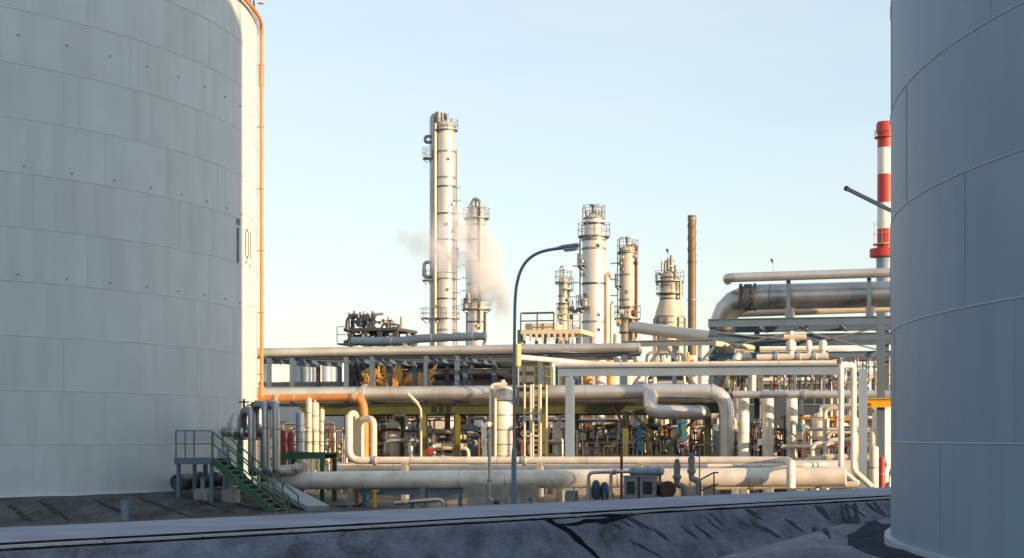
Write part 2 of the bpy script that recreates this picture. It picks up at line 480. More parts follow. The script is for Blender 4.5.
for j in range(len(ys)-1):
    for i in range(nx-1):
        cx_, cy_ = (xs[i]+xs[i+1])/2, (ys[j]+ys[j+1])/2
        q = (j*nx+i, j*nx+i+1, (j+1)*nx+i+1, (j+1)*nx+i)
        c, t = road_ct(cx_, cy_)
        far = abs(cx_) > 75 or cy_ > 135 or cy_ < -22
        if not far and math.hypot(cx_-TR[0], cy_-TR[1]) < TRR+3.6 and c < -0.5: sets['tank_pad'].append(q)
        elif not far and c < RW-0.3: sets['embankment'].append(q)
        elif not far and math.hypot(cx_-TL[0], cy_-TL[1]) < TRAD+9.5: sets['tank_apron'].append(q)
        else: sets['ground'].append(q)
for nm, m in (('ground', 'plant_gravel'), ('embankment', 'bund_asphalt'), ('tank_apron', 'apron_asphalt'), ('tank_pad', 'apron_concrete')):
    used = sorted({i for q in sets[nm] for i in q}); ix = {o: k for k, o in enumerate(used)}
    me = bpy.data.meshes.new(nm)
    me.from_pydata([gv[i] for i in used], [], [tuple(ix[i] for i in q) for q in sets[nm]])
    me.polygons.foreach_set('use_smooth', [True]*len(me.polygons))
    structure(me, nm, m)
mb = MB()
T0, T1, STEP = -26.0, 62.0, 1.0
n = int((T1-T0)/STEP)
cs = [0.40, 1.4, 2.4, 3.4, RW]
vv = []
for k in range(n+1):
    t = T0+k*STEP
    for c in cs:
        vv.append(roadpt(t, c, RZ + (0.03*math.sin((c-0.45)/(RW-0.45)*math.pi)) + 0.012*mnoise.noise((t*0.4, c*0.5, 2))))
mb.add(vv, [(k*5+j, (k+1)*5+j, (k+1)*5+j+1, k*5+j+1)[::-1] for k in range(n) for j in range(4)], True)
road = structure(mb, 'road', 'asphalt_road')
# broken dark edge of the road surfacing, standing proud of the kerb stones
mb = MB(); vv = []
for k in range(int((T1-T0)/0.25)+1):
    t = T0+k*0.25; j = 0.05*mnoise.noise((t*1.3, 5, 1))+0.03*mnoise.noise((t*5, 5, 4))
    vv += [roadpt(t, 0.385+j*0.3, 0.44), roadpt(t, 0.39+j*0.3, RZ+0.006+0.02*mnoise.noise((t*2.2, 1, 9))), roadpt(t, 0.44+j*0.3, RZ+0.008)]
n2 = len(vv)//3-1
mb.add(vv, [(k*3+j, (k+1)*3+j, (k+1)*3+j+1, k*3+j+1)[::-1] for k in range(n2) for j in range(2)], False)
structure(mb, 'road_edge', 'bitumen', road)
# kerb stones along the near edge, each its own piece
kb = MB()
b0, b1 = (-0.985, 0.985)
prof = [(-0.12, -0.16), (0.12, -0.16), (0.12, 0.04), (0.09, 0.07), (-0.08, 0.07), (-0.12, 0.03)]
kb.add([(x, y, z) for x in (b0, b1) for y, z in prof],
       [tuple(reversed(range(6))), tuple(range(6, 12))] + [(i, (i+1)%6, (i+1)%6+6, i+6) for i in range(6)], False)
kme = mesh_of(kb, (0,0,0), 'kerb_stone'); kme.materials.append(MATS['kerb_concrete'])
ka = math.atan2(RD.y, RD.x)
for k in range(40):
    o = bpy.data.objects.new('kerb_stone', kme); COL.objects.link(o); o.parent = road
    p = roadpt(T0+1+k*2.0, 0.21+random.uniform(-.012,.012), RZ-0.092+random.uniform(-.005,.005))
    o.location = p; o.rotation_euler = (0, random.uniform(-.004,.004), ka+random.uniform(-.004,.004))

# crumbled dark joint along the foot of the kerb stones
mb = MB(); vv = []
for k in range(int((T1-T0)/0.2)+1):
    t = T0+k*0.2; q = mnoise.noise((t*0.9, 2, 1)); q2 = mnoise.noise((t*4.1, 2, 6))
    vv += [roadpt(t, -0.02-max(0, 0.10*q+0.07*q2), 0.512), roadpt(t, 0.075+0.01*q2, 0.530+0.022*q+0.014*q2), roadpt(t, 0.11, 0.532)]
n2 = len(vv)//3-1
mb.add(vv, [(k*3+j, (k+1)*3+j, (k+1)*3+j+1, k*3+j+1)[::-1] for k in range(n2) for j in range(2)], False)
structure(mb, 'kerb_joint', 'crack_dark', road)
# cracks and sealing streaks on the asphalt, each lying on the surface
def surf_pt(x, y):                          # where the ray through a pixel meets the terrain
    d = 18.0
    for _ in range(4000):
        px_, z = (x-512)/F*d, CH+(HZ-y)/F*d
        if z <= height(px_, d): break
        d += 0.02
    return (px_, d)
def ribbon(pts, wid, m, parent, name, seed, lift=0.012, n=26):
    P2 = [Vector(surf_pt(*p)) for p in pts]
    acc = [0]
    for a, b in zip(P2, P2[1:]): acc.append(acc[-1]+(b-a).length)
    vv = []
    for i in range(n+1):
        s_ = acc[-1]*i/n; k = 0
        while k < len(P2)-2 and s_ > acc[k+1]: k += 1
        q = P2[k].lerp(P2[k+1], (s_-acc[k])/max(1e-6, acc[k+1]-acc[k]))
        dv_ = (P2[k+1]-P2[k]).normalized(); nr = Vector((-dv_.y, dv_.x))
        q = q+nr*(0.10*mnoise.noise((s_*1.4, seed, 0))*min(1, acc[-1]/3))
        hw = wid*(0.35+0.65*math.sin(math.pi*min(1, max(0.02, i/n))))*(1+0.7*mnoise.noise((s_*3.0, seed, 4)))*0.5
        for o in (-hw, 0, hw):
            e = q+nr*o; vv.append((e.x, e.y, height(e.x, e.y)+lift))
    mb = MB(); mb.add(vv, [(i*3+j, i*3+j+1, (i+1)*3+j+1, (i+1)*3+j) for i in range(n) for j in range(2)], True)
    return structure(mb, name, m, parent)
emb = bpy.data.objects['embankment']; apr = bpy.data.objects['tank_apron']
ribbon([(541, 519.5), (553, 523.5), (563, 528), (575, 538), (588, 549), (602, 561)], 0.24, 'crack_dark', emb, 'crack', 1, n=50)
ribbon([(557, 525), (572, 525), (590, 522), (606, 520), (622, 515.5), (640, 516)], 0.17, 'crack_dark', emb, 'crack', 2, n=60)
ribbon([(600, 524), (618, 519), (634, 516)], 0.12, 'crack_dark', emb, 'crack', 8, n=40)
for k, (a, b, wd) in enumerate((((612, 517), (634, 533), .35), ((624, 516), (648, 531), .3), ((824, 503), (842, 530), .4), ((838, 502), (872, 531), .5), ((846, 505), (880, 529), .35), ((862, 502), (888, 526), .45), ((877, 500), (890, 516), .3),
                              ((752, 508), (770, 519), .35), ((742, 520), (762, 534), .4), ((790, 520), (808, 532), .4), ((768, 528), (786, 542), .35), ((708, 516), (730, 534), .3), ((690, 524), (720, 548), .35), ((655, 528), (676, 545), .35), ((812, 527), (830, 538), .35), ((630, 540), (660, 556), .4))):
    for q in range(2):
        ox, oy = random.uniform(-9, 9), random.uniform(-3, 3); f = random.uniform(.45, 1.0)
        e = (a[0]+ox+(b[0]-a[0])*f, a[1]+oy+(b[1]-a[1])*f)
        if e[0] > 889: continue
        ribbon([(a[0]+ox, max(a[1]+oy, 550-(a[0]+ox)*0.0545)), e], wd*random.uniform(.2, .45), 'seal_streak', emb, 'streak', 20+k*3+q)
for k, (a, b, wd) in enumerate((((40, 501), (70, 521), .7), ((95, 500), (140, 519), .8), ((140, 498), (190, 517), .9), ((190, 497), (235, 514), .7), ((10, 505), (30, 522), .6), ((228, 500), (262, 513), .6))):
    ribbon([a, b], wd*.4, 'apron_streak', apr, 'streak', 90+k)
# dark ring of old paving round the foot of the near tank
mb = MB(); vv = []
for i in range(121):
    g = R_(110)+R_(120)*i/120
    for rr in (TRR+0.05, TRR+0.4, TRR+0.75+0.12*mnoise.noise((g*9, 3, 3))):
        x, y = TR[0]+rr*math.cos(g), TR[1]+rr*math.sin(g); vv.append((x, y, height(x, y)+0.012))
mb.add(vv, [(i*3+j, i*3+j+1, (i+1)*3+j+1, (i+1)*3+j) for i in range(120) for j in range(2)], True)
structure(mb, 'paving_ring', 'seal_streak', bpy.data.objects['tank_pad'])

# ------------------------------------------------------------------ storage tanks
def arc_plate(R, a, h, th, seg=18):
    mb = MB(); v = []
    bz = 0.006; ba = 0.006/R
    for i in range(seg+1):
        g = a*(i/seg-0.5)
        for rr, z in ((R-th, 0), (R-0.004, 0), (R, bz), (R, h-bz), (R-0.004, h), (R-th, h)):
            v.append((rr*math.cos(g), rr*math.sin(g), z))
    fs = []
    for i in range(seg):
        for k in range(6):
            fs.append((i*6+k, (i+1)*6+k, (i+1)*6+(k+1)%6, i*6+(k+1)%6))
    fs += [tuple(range(6)), tuple(reversed(range(seg*6, seg*6+6)))]
    mb.add(v, [tuple(reversed(f)) for f in fs], False)
    for i in range(seg): mb.sm[i*6+2] = True
    return mb
def make_tank(name, label, C, base, R, zs, nplate, m, mw, a_mid):
    t = thing(name, label, 'storage tank', (C[0], C[1], base), plant=False)
    H = zs[-1]
    # inner shell, floor plate and cone roof
    mb = MB(); mb.lathe((C[0], C[1], base), [(R-0.10, 0.0), (R-0.10, H-0.02)], 96)
    part(mb, 'inner_shell', 'steel_dark', t)
    mb = MB(); mb.lathe((C[0], C[1], base), [(R+0.06, H-0.015), (R+0.06, H+0.04), (R*0.5, H+1.0), (0.3, H+1.9)], 96)
    part(mb, 'roof', m, t)
    mb = MB(); mb.lathe((C[0], C[1], base), [(R+0.11, -0.25), (R+0.11, 0.035), (R-0.05, 0.04)], 96)
    part(mb, 'base_ring', mw, t)
    cache = {}
    a = 2*math.pi/nplate
    for i in range(len(zs)-1):
        h = round(zs[i+1]-zs[i], 3)
        if h not in cache:
            q = arc_plate(R, a-0.001/R, h-0.002, 0.06)
            me = mesh_of(q, (0,0,0), 'plate'); me.materials.append(MATS[m]); cache[h] = me
        off = [0.0, 0.42, 0.17, 0.66, 0.31][i % 5]*a + a_mid
        for k in range(nplate):
            o = bpy.data.objects.new('plate', cache[h]); COL.objects.link(o); o.parent = t
            o.location = (0, 0, zs[i]+0.005)
            o.rotation_euler = (0, 0, off+k*a)
        if i:
            w = MB(); w.ring((C[0], C[1], base+zs[i]), R, 0.018 if R > 22 else 0.013, 160, 6)
            part(w, 'weld_seam', mw, t)
    # vertical welds of one plate row share a mesh: one bead per joint in view
    for i in range(len(zs)-1):
        off = [0.0, 0.42, 0.17, 0.66, 0.31][i % 5]*a + a_mid
        for k in range(nplate):
            g = off+(k+0.5)*a
            cxp, cyp = C[0]+R*math.cos(g), C[1]+R*math.sin(g)
            if (math.cos(g)*(-cxp)+math.sin(g)*(-cyp)) > 0:
                w = MB(); w.bar((cxp, cyp, base+zs[i]+0.02), (cxp, cyp, base+zs[i+1]-0.02), 0.018, 0.010)
                part(w, 'weld_bead', mw, t)
    return t
zsL = [0.0]+[1.95+2.0*k for k in range(11)]
tankL = make_tank('storage_tank', 'huge pale grey steel storage tank at the left, orange pipe up its edge', TL, 0.0, TRAD, zsL, 19, 'tank_paint', 'weld', 0.13)
zsR = [0.0]+[1.577+1.8*k for k in range(16)]  # unseen upper courses added so its shadow covers the left tank
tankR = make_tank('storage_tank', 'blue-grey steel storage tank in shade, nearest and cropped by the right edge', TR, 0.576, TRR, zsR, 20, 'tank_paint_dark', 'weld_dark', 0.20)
def tank_pt(T, Rr, x):                     # where the ray through column x meets the tank wall
    a = (x-512)/F; A = a*a+1; B = -2*(a*T[0]+T[1]); Cc = T[0]**2+T[1]**2-Rr*Rr
    D = max(B*B-4*A*Cc, 0)
    d = (-B-math.sqrt(D))/(2*A)
    return a*d, d
def tank_ang(T, Rr, x):
    px_, py_ = tank_pt(T, Rr, x)
    return math.atan2(py_-T[1], px_-T[0])
# cleats in two rows and a lower row on the left tank
for zc, g0 in ((17.0, 0.0), (12.2, 0.01), (8.2, 0.0)):
    for k in range(9):
        g = tank_ang(TL, TRAD, 18) + 0.088*k + g0
        mb = MB()
        c, s_ = math.cos(g), math.sin(g)
        p = (TL[0]+c*(TRAD+0.05), TL[1]+s_*(TRAD+0.05), zc)
        mb.bar((TL[0]+c*(TRAD-0.02), TL[1]+s_*(TRAD-0.02), zc), (TL[0]+c*(TRAD+0.06), TL[1]+s_*(TRAD+0.06), zc), 0.06, 0.04)
        part(mb, 'cleat', 'steel_grey', tankL)
# rail on the roof rims
for T, tk in ((TL, tankL), (TR, tankR)):
    H = zsL[-1] if tk is tankL else zsR[-1]+0.576
    mb = MB(); r = (TRAD if tk is tankL else TRR)-0.15
    for zz in (1.1, 0.6): mb.ring((T[0], T[1], H+zz), r, 0.03, 120, 5)
    for k in range(72):
        g = 2*math.pi*k/72
        mb.bar((T[0]+r*math.cos(g), T[1]+r*math.sin(g), H+0.02), (T[0]+r*math.cos(g), T[1]+r*math.sin(g), H+1.1), 0.05, 0.05)
    part(mb, 'roof_rail', 'steel_dark', tk)
# painted marks and number, gauge conduit by the lit edge
def tank_patch(T, Rr, g0, g1, z0, z1):
    mb = MB(); n = 4; v = []
    for i in range(n+1):
        g = g0+(g1-g0)*i/n
        for z in (z0, z1): v.append((T[0]+Rr*math.cos(g), T[1]+Rr*math.sin(g), z))
    mb.add(v, [(2*i, 2*i+2, 2*i+3, 2*i+1) for i in range(n)], True)
    return mb
ga = tank_ang(TL, TRAD, 237.5)
def zt(x, y):
    return CH+(HZ-y)/F*tank_pt(TL, TRAD, x)[1]
part(tank_patch(TL, TRAD+0.008, tank_ang(TL, TRAD, 236.2), tank_ang(TL, TRAD, 240), zt(238, 225), zt(238, 218)), 'painted_mark', 'paint_mark', tankL)
mb = MB(); px_, py_ = tank_pt(TL, TRAD+0.05, 238.3); mb.cyl((px_, py_, zt(238, 263)), (px_, py_, zt(238, 228)), 0.045, seg=8)
part(mb, 'conduit', 'steel_grey', tankL)
def gx(x): return tank_ang(TL, TRAD, x)
for (x0, x1, ya, yb) in ((245.2, 246.0, 232, 256), (246.0, 248.0, 229, 231.5), (248.0, 248.7, 231, 256), (246.0, 248.0, 256, 258.5), (250.2, 250.8, 229, 257), (245.6, 246.8, 261, 264), (249.6, 250.6, 263, 266)):
    part(tank_patch(TL, TRAD+0.008, gx(x0), gx(x1), zt(247, yb), zt(247, ya)), 'painted_digit_stroke', 'paint_mark', tankL)
# orange riser pipe running up the tank edge, over the rim and round it
ge = tank_ang(TL, TRAD, 256.6) + 0.012
rp = TRAD+0.22
ex, ey = TL[0]+rp*math.cos(ge), TL[1]+rp*math.sin(ge)
t = thing('riser_pipe', 'orange riser pipe clamped up the right edge of the pale tank', 'pipe', (ex, ey, 4.1), plant=False)
zo = zt(256, 391)
rim = [(TL[0]+(TRAD+0.26)*math.cos(ge-g), TL[1]+(TRAD+0.26)*math.sin(ge-g), zsL[-1]-0.15) for g in (0.06, 0.14, 0.24, 0.36, 0.5, 0.7, 0.9, 1.15)]
mb = MB(); mb.tube([(ex, ey, 4.1), (ex, ey, zsL[-1]-0.15)] + rim, 0.09, 0.8, 10)
part(mb, 'pipe', 'orange_paint', t)
for k in range(7):
    z = 5.2+2.95*k
    mb = MB(); mb.ring((ex, ey, z), 0.095, 0.03, 14, 6)
    mb.bar((ex, ey, z), (TL[0]+TRAD*math.cos(ge), TL[1]+TRAD*math.sin(ge), z), 0.06, 0.06)
    part(mb, 'clamp', 'orange_paint', t)
for (z, ln) in ((19.4, 0.9), (4.4, 0.5)):
    mb = MB(); mb.cyl((ex, ey, z-ln/2), (ex, ey, z+ln/2), 0.13, seg=12); part(mb, 'flange', 'orange_paint', t)
# bare steel arm bracketed to the far side of the right tank
wp = (TR[0]+TRR*math.cos(R_(150)), TR[1]+TRR*math.sin(R_(150)))
q0 = (wp[0], wp[1], CH+(HZ-233)/F*wp[1]); q1 = ((847.5-512)/F*36.0, 36.0, CH+(HZ-189)/F*36.0)
t = thing('outrigger_arm', 'thin bare steel arm slanting up to the left from behind the near tank', 'steel arm', (wp[0], wp[1], q0[2]), plant=False)
dv = (Vector(q0)-Vector(q1)); 
mb = MB(); mb.cyl(q1, q0, 0.045, seg=10); part(mb, 'tube', 'steel_grey', t)
mb = MB(); mb.cyl(q1, tuple(Vector(q1)+dv.normalized()*-0.06), 0.055, seg=10); part(mb, 'end_cap', 'steel_dark', t)
mb = MB(); mb.box((wp[0], wp[1], q0[2]), (0.3, 0.3, 0.4)); part(mb, 'bracket', 'steel_grey', t)

# ------------------------------------------------------------------ helpers for pipes, valves, frames
def pipe_run(name, label, pts, r, m, bend=0.5, group=None, seg=14, bands=(), flanges=(), feet=(), cat='pipe'):
    """a pipe through plant points; bands: distances along it with a strap, flanges: distances with a flange pair"""
    base = (pts[0][0], pts[0][1], min(p[2] for p in pts)-r)
    t = thing(name, label, cat, base, group)
    mb = MB(); mb.tube(pts, r, bend, seg); part(mb, 'pipe', m, t)
    def at(d):
        for i in range(len(pts)-1):
            a, b = V3(pts[i]), V3(pts[i+1])
            if d <= (b-a).length or i == len(pts)-2: return a+(b-a).normalized()*d, (b-a).normalized()
            d -= (b-a).length
    for d in bands:
        p, v = at(d); mb = MB(); mb.cyl(p-v*0.028, p+v*0.028, r*1.02, seg=seg); part(mb, 'band', 'cladding' if m != 'cladding_dull' else 'steel_grey', t)
    for d in flanges:
        p, v = at(d); mb = MB(); mb.cyl(p-v*0.07, p-v*0.008, r*1.35, seg=seg); mb.cyl(p+v*0.008, p+v*0.07, r*1.35, seg=seg); part(mb, 'flange', 'cladding', t)
    for (x, y, z0, z1) in feet:
        mb = MB(); mb.boxb((x-0.12, y-0.2, z0), (x+0.12, y+0.2, z1)); part(mb, 'support', 'concrete', t)
    return t
def px_path(*q): return [P(*a) for a in q]
def valve_on(t, p, r, m='steel_grey', wheel='red_paint', up=(0,0,1)):
    """gate valve body, bonnet and handwheel as parts of t"""
    p = V3(p); u = V3(up)
    mb = MB(); mb.cyl(p-u*r*1.2, p+u*r*1.3, r*1.15, r*0.8, seg=10); part(mb, 'valve_body', m, t)
    mb = MB(); mb.cyl(p+u*r*1.3, p+u*r*3.4, r*0.28, seg=6); part(mb, 'valve_stem', 'steel_dark', t)
    mb = MB(); c = p+u*r*3.2
    ax = 'z' if abs(u.z) > 0.5 else ('y' if abs(u.y) > 0.5 else 'x')
    mb.ring(c, r*1.3, r*0.14, 14, 5, ax)
    a = Vector((1,0,0)) if ax != 'x' else Vector((0,1,0)); b = u.cross(a)
    for v in (a, b): mb.bar(c-v*r*1.3, c+v*r*1.3, r*0.16, r*0.16)
    part(mb, 'handwheel', wheel, t)

# ------------------------------------------------------------------ low pipes along the ground
pipe_run('pipeline', 'fat pale pipe nearest the road, shaded blue at its left half', [P(268, 481, 64.4), P(846, 476.6, 64.4)], L(9.3, 500, 64.4), 'white_pipe', seg=20,
         bands=[2, 4.2, 6.4, 8.2, 10.1, 12, 14.6, 17.4, 19.6, 20.1], feet=[(S(x, 64.4), 64.4, GZ-0.05, Z(x, 486.5, 64.4)) for x in (300, 352, 424, 505, 560, 655, 770)])
pipe_run('pipeline', 'broad sunlit white pipe behind the shaded fat one', [P(333, 470.5, 73.2), P(858, 468.6, 73.2)], L(8.2, 500, 73.2), 'white_pipe', seg=20,
         bands=[3, 7, 11, 15, 18.2, 19.2], feet=[(S(x, 73.2), 73.2, GZ-0.05, Z(x, 476.5, 73.2)) for x in (345, 470, 590, 700, 800)])
pipe_run('pipeline', 'long sunlit pipe over the others, bending down near the right post',
         px_path((349, 415, 71.9), (349, 460.5, 71.9), (787, 460.5, 71.9)) + [(S(791, 63.5), 63.5, Z(787, 460.5, 71.9)), P(791, 488, 63.5)], L(3.9, 500, 71.9), 'white_pipe', 0.55,
         bands=[5, 9, 13, 17], flanges=[3.3, 10.2], feet=[(S(x, 71.9), 71.9, GZ-0.05, Z(x, 463, 71.9)) for x in (405, 540, 640, 745)])
pipe_run('pipeline', 'thin yellowish pipe lowest of the sunlit pipes at the right', px_path((716, 487, 68.4), (858, 484.5, 68.4)), L(3.3, 780, 68.4), 'cream_pipe', 0.3, flanges=[1.5, 4.2],
         feet=[(S(x, 68.4), 68.4, GZ-0.05, Z(x, 489, 68.4)) for x in (735, 800, 850)])
pipe_run('pipeline', 'slim white pipe just under the long bent one at the right', px_path((708, 466, 71.0), (808, 465.5, 71.0), (835, 463, 74.5)), L(2.3, 780, 71), 'white_pipe', 0.3, flanges=[1.2, 2.2])
# pipe loop of two tall legs by the portal post
pipe_run('expansion_loop', 'tall slim white pipe loop beside the right portal post',
         px_path((858, 484, 70.6), (841, 470, 70.9), (841, 365, 70.9), (853.5, 365, 71.4), (853.5, 470, 71.4), (872, 487, 71.4)), L(3.0, 850, 71), 'white_pipe', 0.16, bands=[3, 4.2, 8.5])
# riser loops beside the lamp-side manifold
pipe_run('riser_loop', 'left of two tall cream pipe loops standing on the long pipe',
         px_path((349, 458, 72.2), (349, 414, 72.2), (356.5, 413, 72.9), (356.5, 462, 72.9)), L(3.3, 350, 72), 'cream_pipe', 0.35, bands=[1.0, 3.8])
pipe_run('riser_loop', 'right of two tall cream pipe loops, under the orange elbow',
         px_path((361, 462, 73.0), (361, 419, 73.0), (373.5, 419, 72.4), (373.5, 458, 72.4)), L(3.5, 365, 72.6), 'cream_pipe', 0.35, bands=[0.9, 3.4])
# ------------------------------------------------------------------ things in the shade by the road
# concrete support blocks
for (x0, x1, ya, yb, w, lab) in ((466, 537, 486, 498, 63.6, 'wide concrete slab block under the pipe behind the street lamp'),
                                  (470, 530, 497.5, 511, 63.3, 'lower concrete block that carries the slab by the street lamp')):
    mb = MB(); a, b = S(x0, w), S(x1, w); z1, z0 = Z(500, ya, w), Z(500, yb, w)
    if yb > 505: z0 = GZ-0.1
    t = thing('concrete_block', lab, 'concrete block', (a, w, z0))
    for i in range(3):
        q0, q1 = a+(b-a)*i/3, a+(b-a)*(i+1)/3-0.015
        m2 = MB(); m2.boxb((q0, w-0.4, z0), (q1, w+0.4, z1)); part(m2, 'segment', 'concrete', t)
# street lamp
wl = 60.0
t = thing('street_lamp', 'tall blue street lamp with one curved arm behind the road', 'street lamp', (S(514, wl), wl, GZ))
bs = P(514, 450, wl)
mb = MB(); mb.cyl((bs[0], wl, GZ-0.05), (bs[0], wl, Z(514, 452, wl)), 0.105, 0.095, seg=14); mb.cyl((bs[0], wl, Z(514, 452, wl)), (bs[0], wl, Z(514, 446, wl)), 0.095, 0.058, seg=14)
part(mb, 'pole_base', 'lamp_blue', t)
mb = MB()
mb.tube([P(514, 447, wl)] + [P(x, y, wl) for x, y in ((514.5, 330), (515, 300), (516.5, 284), (520.5, 270), (527, 260), (536, 253.5), (547, 250), (564, 247.8))], 0.058, 0.6, 12, 3)
part(mb, 'pole_arm', 'lamp_blue', t)
a, b = V3(P(552, 249.5, wl)), V3(P(579, 246.2, wl))
hd = MB()
sec = [(0, .06, .05), (.2, .08, .08), (.38, .16, .12), (.9, .17, .13), (1.0, .12, .10)]
vv = []
for q, wy, hz in sec:
    c = a.lerp(b, q)
    for k in range(10):
        g = 2*math.pi*k/10
        vv.append((c.x, c.y+wy*math.cos(g), c.z+hz*(math.sin(g) if math.sin(g) > 0 else 0.35*math.sin(g))))
hd.add(vv, [(i*10+k, i*10+(k+1)%10, (i+1)*10+(k+1)%10, (i+1)*10+k) for i in range(4) for k in range(10)] + [tuple(range(10)), tuple(range(40, 50))], [True]*40+[False]*2)
lh = part(hd, 'lamp_head', 'lamp_blue', t)
mb = MB(); g0, g1 = a.lerp(b, .42), a.lerp(b, .95)
vv = []
for q, wy, hz in ((.42, .13, .05), (.5, .15, .12), (.88, .15, .12), (.96, .12, .05)):
    c = a.lerp(b, q)
    for k in range(7):
        g = math.pi+math.pi*k/6
        vv.append((c.x, c.y+wy*math.cos(g), c.z-0.03+hz*math.sin(g)))
mb.add(vv, [(i*7+k, i*7+k+1, (i+1)*7+k+1, (i+1)*7+k) for i in range(3) for k in range(6)] + [tuple(range(7)), tuple(range(21, 28))], True)
part(mb, 'lamp_cover', 'lamp_glass', t)
# standpipe
t = thing('standpipe', 'slim grey standpipe with a rusty elbow beside the street lamp', 'pipe', (S(489, 61.5), 61.5, GZ))
mb = MB(); mb.tube(px_path((487, 436, 61.5), (489.5, 430, 61.5), (489.5, 500, 61.5), (497, 502, 61.5)), 0.06, 0.2, 10); part(mb, 'pipe', 'cladding_dull', t)
mb = MB(); mb.cyl(P(494, 501.5, 61.5), P(499, 502, 61.5), 0.10, seg=10); part(mb, 'flange', 'steel_dark', t)
mb = MB(); mb.tube([P(497, 502, 61.5), (S(500, 61.5), 61.5, GZ-0.05)], 0.07, 0, 8); part(mb, 'foot', 'steel_dark', t)
mb = MB(); mb.cyl(P(489.5, 481, 61.5), P(489.5, 479.6, 61.5), 0.11, seg=10); part(mb, 'collar', 'steel_grey', t)
# tubular barrier frame with a hose line
w = 60.8
t = thing('tube_hoop', 'bent grey tube hoop beside the two blue pumps', 'tube hoop', (S(588, w), w, GZ))
mb = MB(); mb.tube([(S(588.5, w), w, GZ-0.05), P(588.5, 472.5, w), P(645, 471, w)], 0.065, 0.2, 10); part(mb, 'tube', 'cladding_dull', t)
mb = MB(); mb.tube([(S(611, w), w, GZ-0.05), P(611, 472.5, w)], 0.065, 0.2, 10); part(mb, 'leg', 'cladding_dull', t)
mb = MB(); mb.cyl(P(613, 472, w), P(616, 472, w), 0.1, seg=10); part(mb, 'coupling', 'steel_grey', t)
def pump(x, yt, w, lab, m='motor_blue'):
    s0 = S(x, w); zt_ = Z(x, yt, w)
    t = thing('pump', lab, 'pump', (s0, w, GZ))
    mb = MB(); mb.boxb((s0-.22, w-.25, GZ-.05), (s0+.22, w+.25, GZ+.22)); part(mb, 'plinth', 'concrete', t)
    mb = MB(); mb.lathe((s0, w, GZ+.22), [(.17, 0), (.2, .05), (.2, .25), (.13, .33)], 14); part(mb, 'casing', m, t)
    h = zt_-GZ-.55
    mb = MB(); mb.lathe((s0, w, GZ+.55), [(.13, 0), (.15, .03), (.15, h*.8), (.11, h*.92), (.05, h)], 14)
    for k in range(10):
        g = 2*math.pi*k/10; mb.bar((s0+.155*math.cos(g), w+.155*math.sin(g), GZ+.6), (s0+.155*math.cos(g), w+.155*math.sin(g), GZ+.5+h*.75), .02, .02)
    part(mb, 'motor', m, t)
    mb = MB(); mb.tube([(s0+.15, w, GZ+.35), (s0+.32, w, GZ+.35), (s0+.32, w, GZ+.75)], .05, .1, 8); part(mb, 'outlet', 'steel_grey', t)
pump(596, 480, 61.2, 'left of two small blue upright pumps inside the tube hoop')
pump(604.5, 482, 61.4, 'right of two small blue upright pumps inside the tube hoop')
mb = MB(); s0 = S(572, 60.6)
t = thing('junction_box', 'small grey junction box standing alone by the road left of the hoop', 'junction box', (s0, 60.6, GZ))
mb.boxb((s0-.2, 60.5, GZ+.35), (s0+.2, 60.75, GZ+.85)); part(mb, 'box', 'steel_blue', t)
mb = MB(); mb.boxb((s0-.14, 60.47, GZ+.41), (s0+.14, 60.498, GZ+.79)); part(mb, 'door', 'steel_grey', t)
for k in (-.13, .13):
    mb = MB(); mb.boxb((s0+k-.03, 60.58, GZ-.05), (s0+k+.03, 60.66, GZ+.35)); part(mb, 'leg', 'steel_dark', t)
mb = MB(); s0 = S(621.5, 61.8); t = thing('marker_post', 'thin rusty post sticking up left of the grey cabinets', 'post', (s0, 61.8, GZ))
mb.cyl((s0, 61.8, GZ-.05), (s0, 61.8, Z(621, 448, 61.8)), .055, seg=8); part(mb, 'post', 'rust', t)
mb = MB(); mb.cyl((s0, 61.8, Z(621, 448, 61.8)), (s0, 61.8, Z(621, 446.6, 61.8)), .075, .03, seg=8); part(mb, 'cap', 'rust', t)
wq = 52.0; s0 = S(125, wq); q0 = toworld((s0, wq, 0)); zq = height(q0[0], q0[1])
t = thing('marker_post', 'little blue marker post on the dark apron behind the road at left', 'post', (s0, wq, zq))
mb = MB(); mb.boxb((s0-.11, wq-.06, zq-.05), (s0+.11, wq+.06, zq+.62)); part(mb, 'post', 'lamp_blue', t)
mb = MB(); mb.boxb((s0-.13, wq-.08, zq+.621), (s0+.13, wq+.08, zq+.66)); part(mb, 'cap', 'lamp_blue', t)
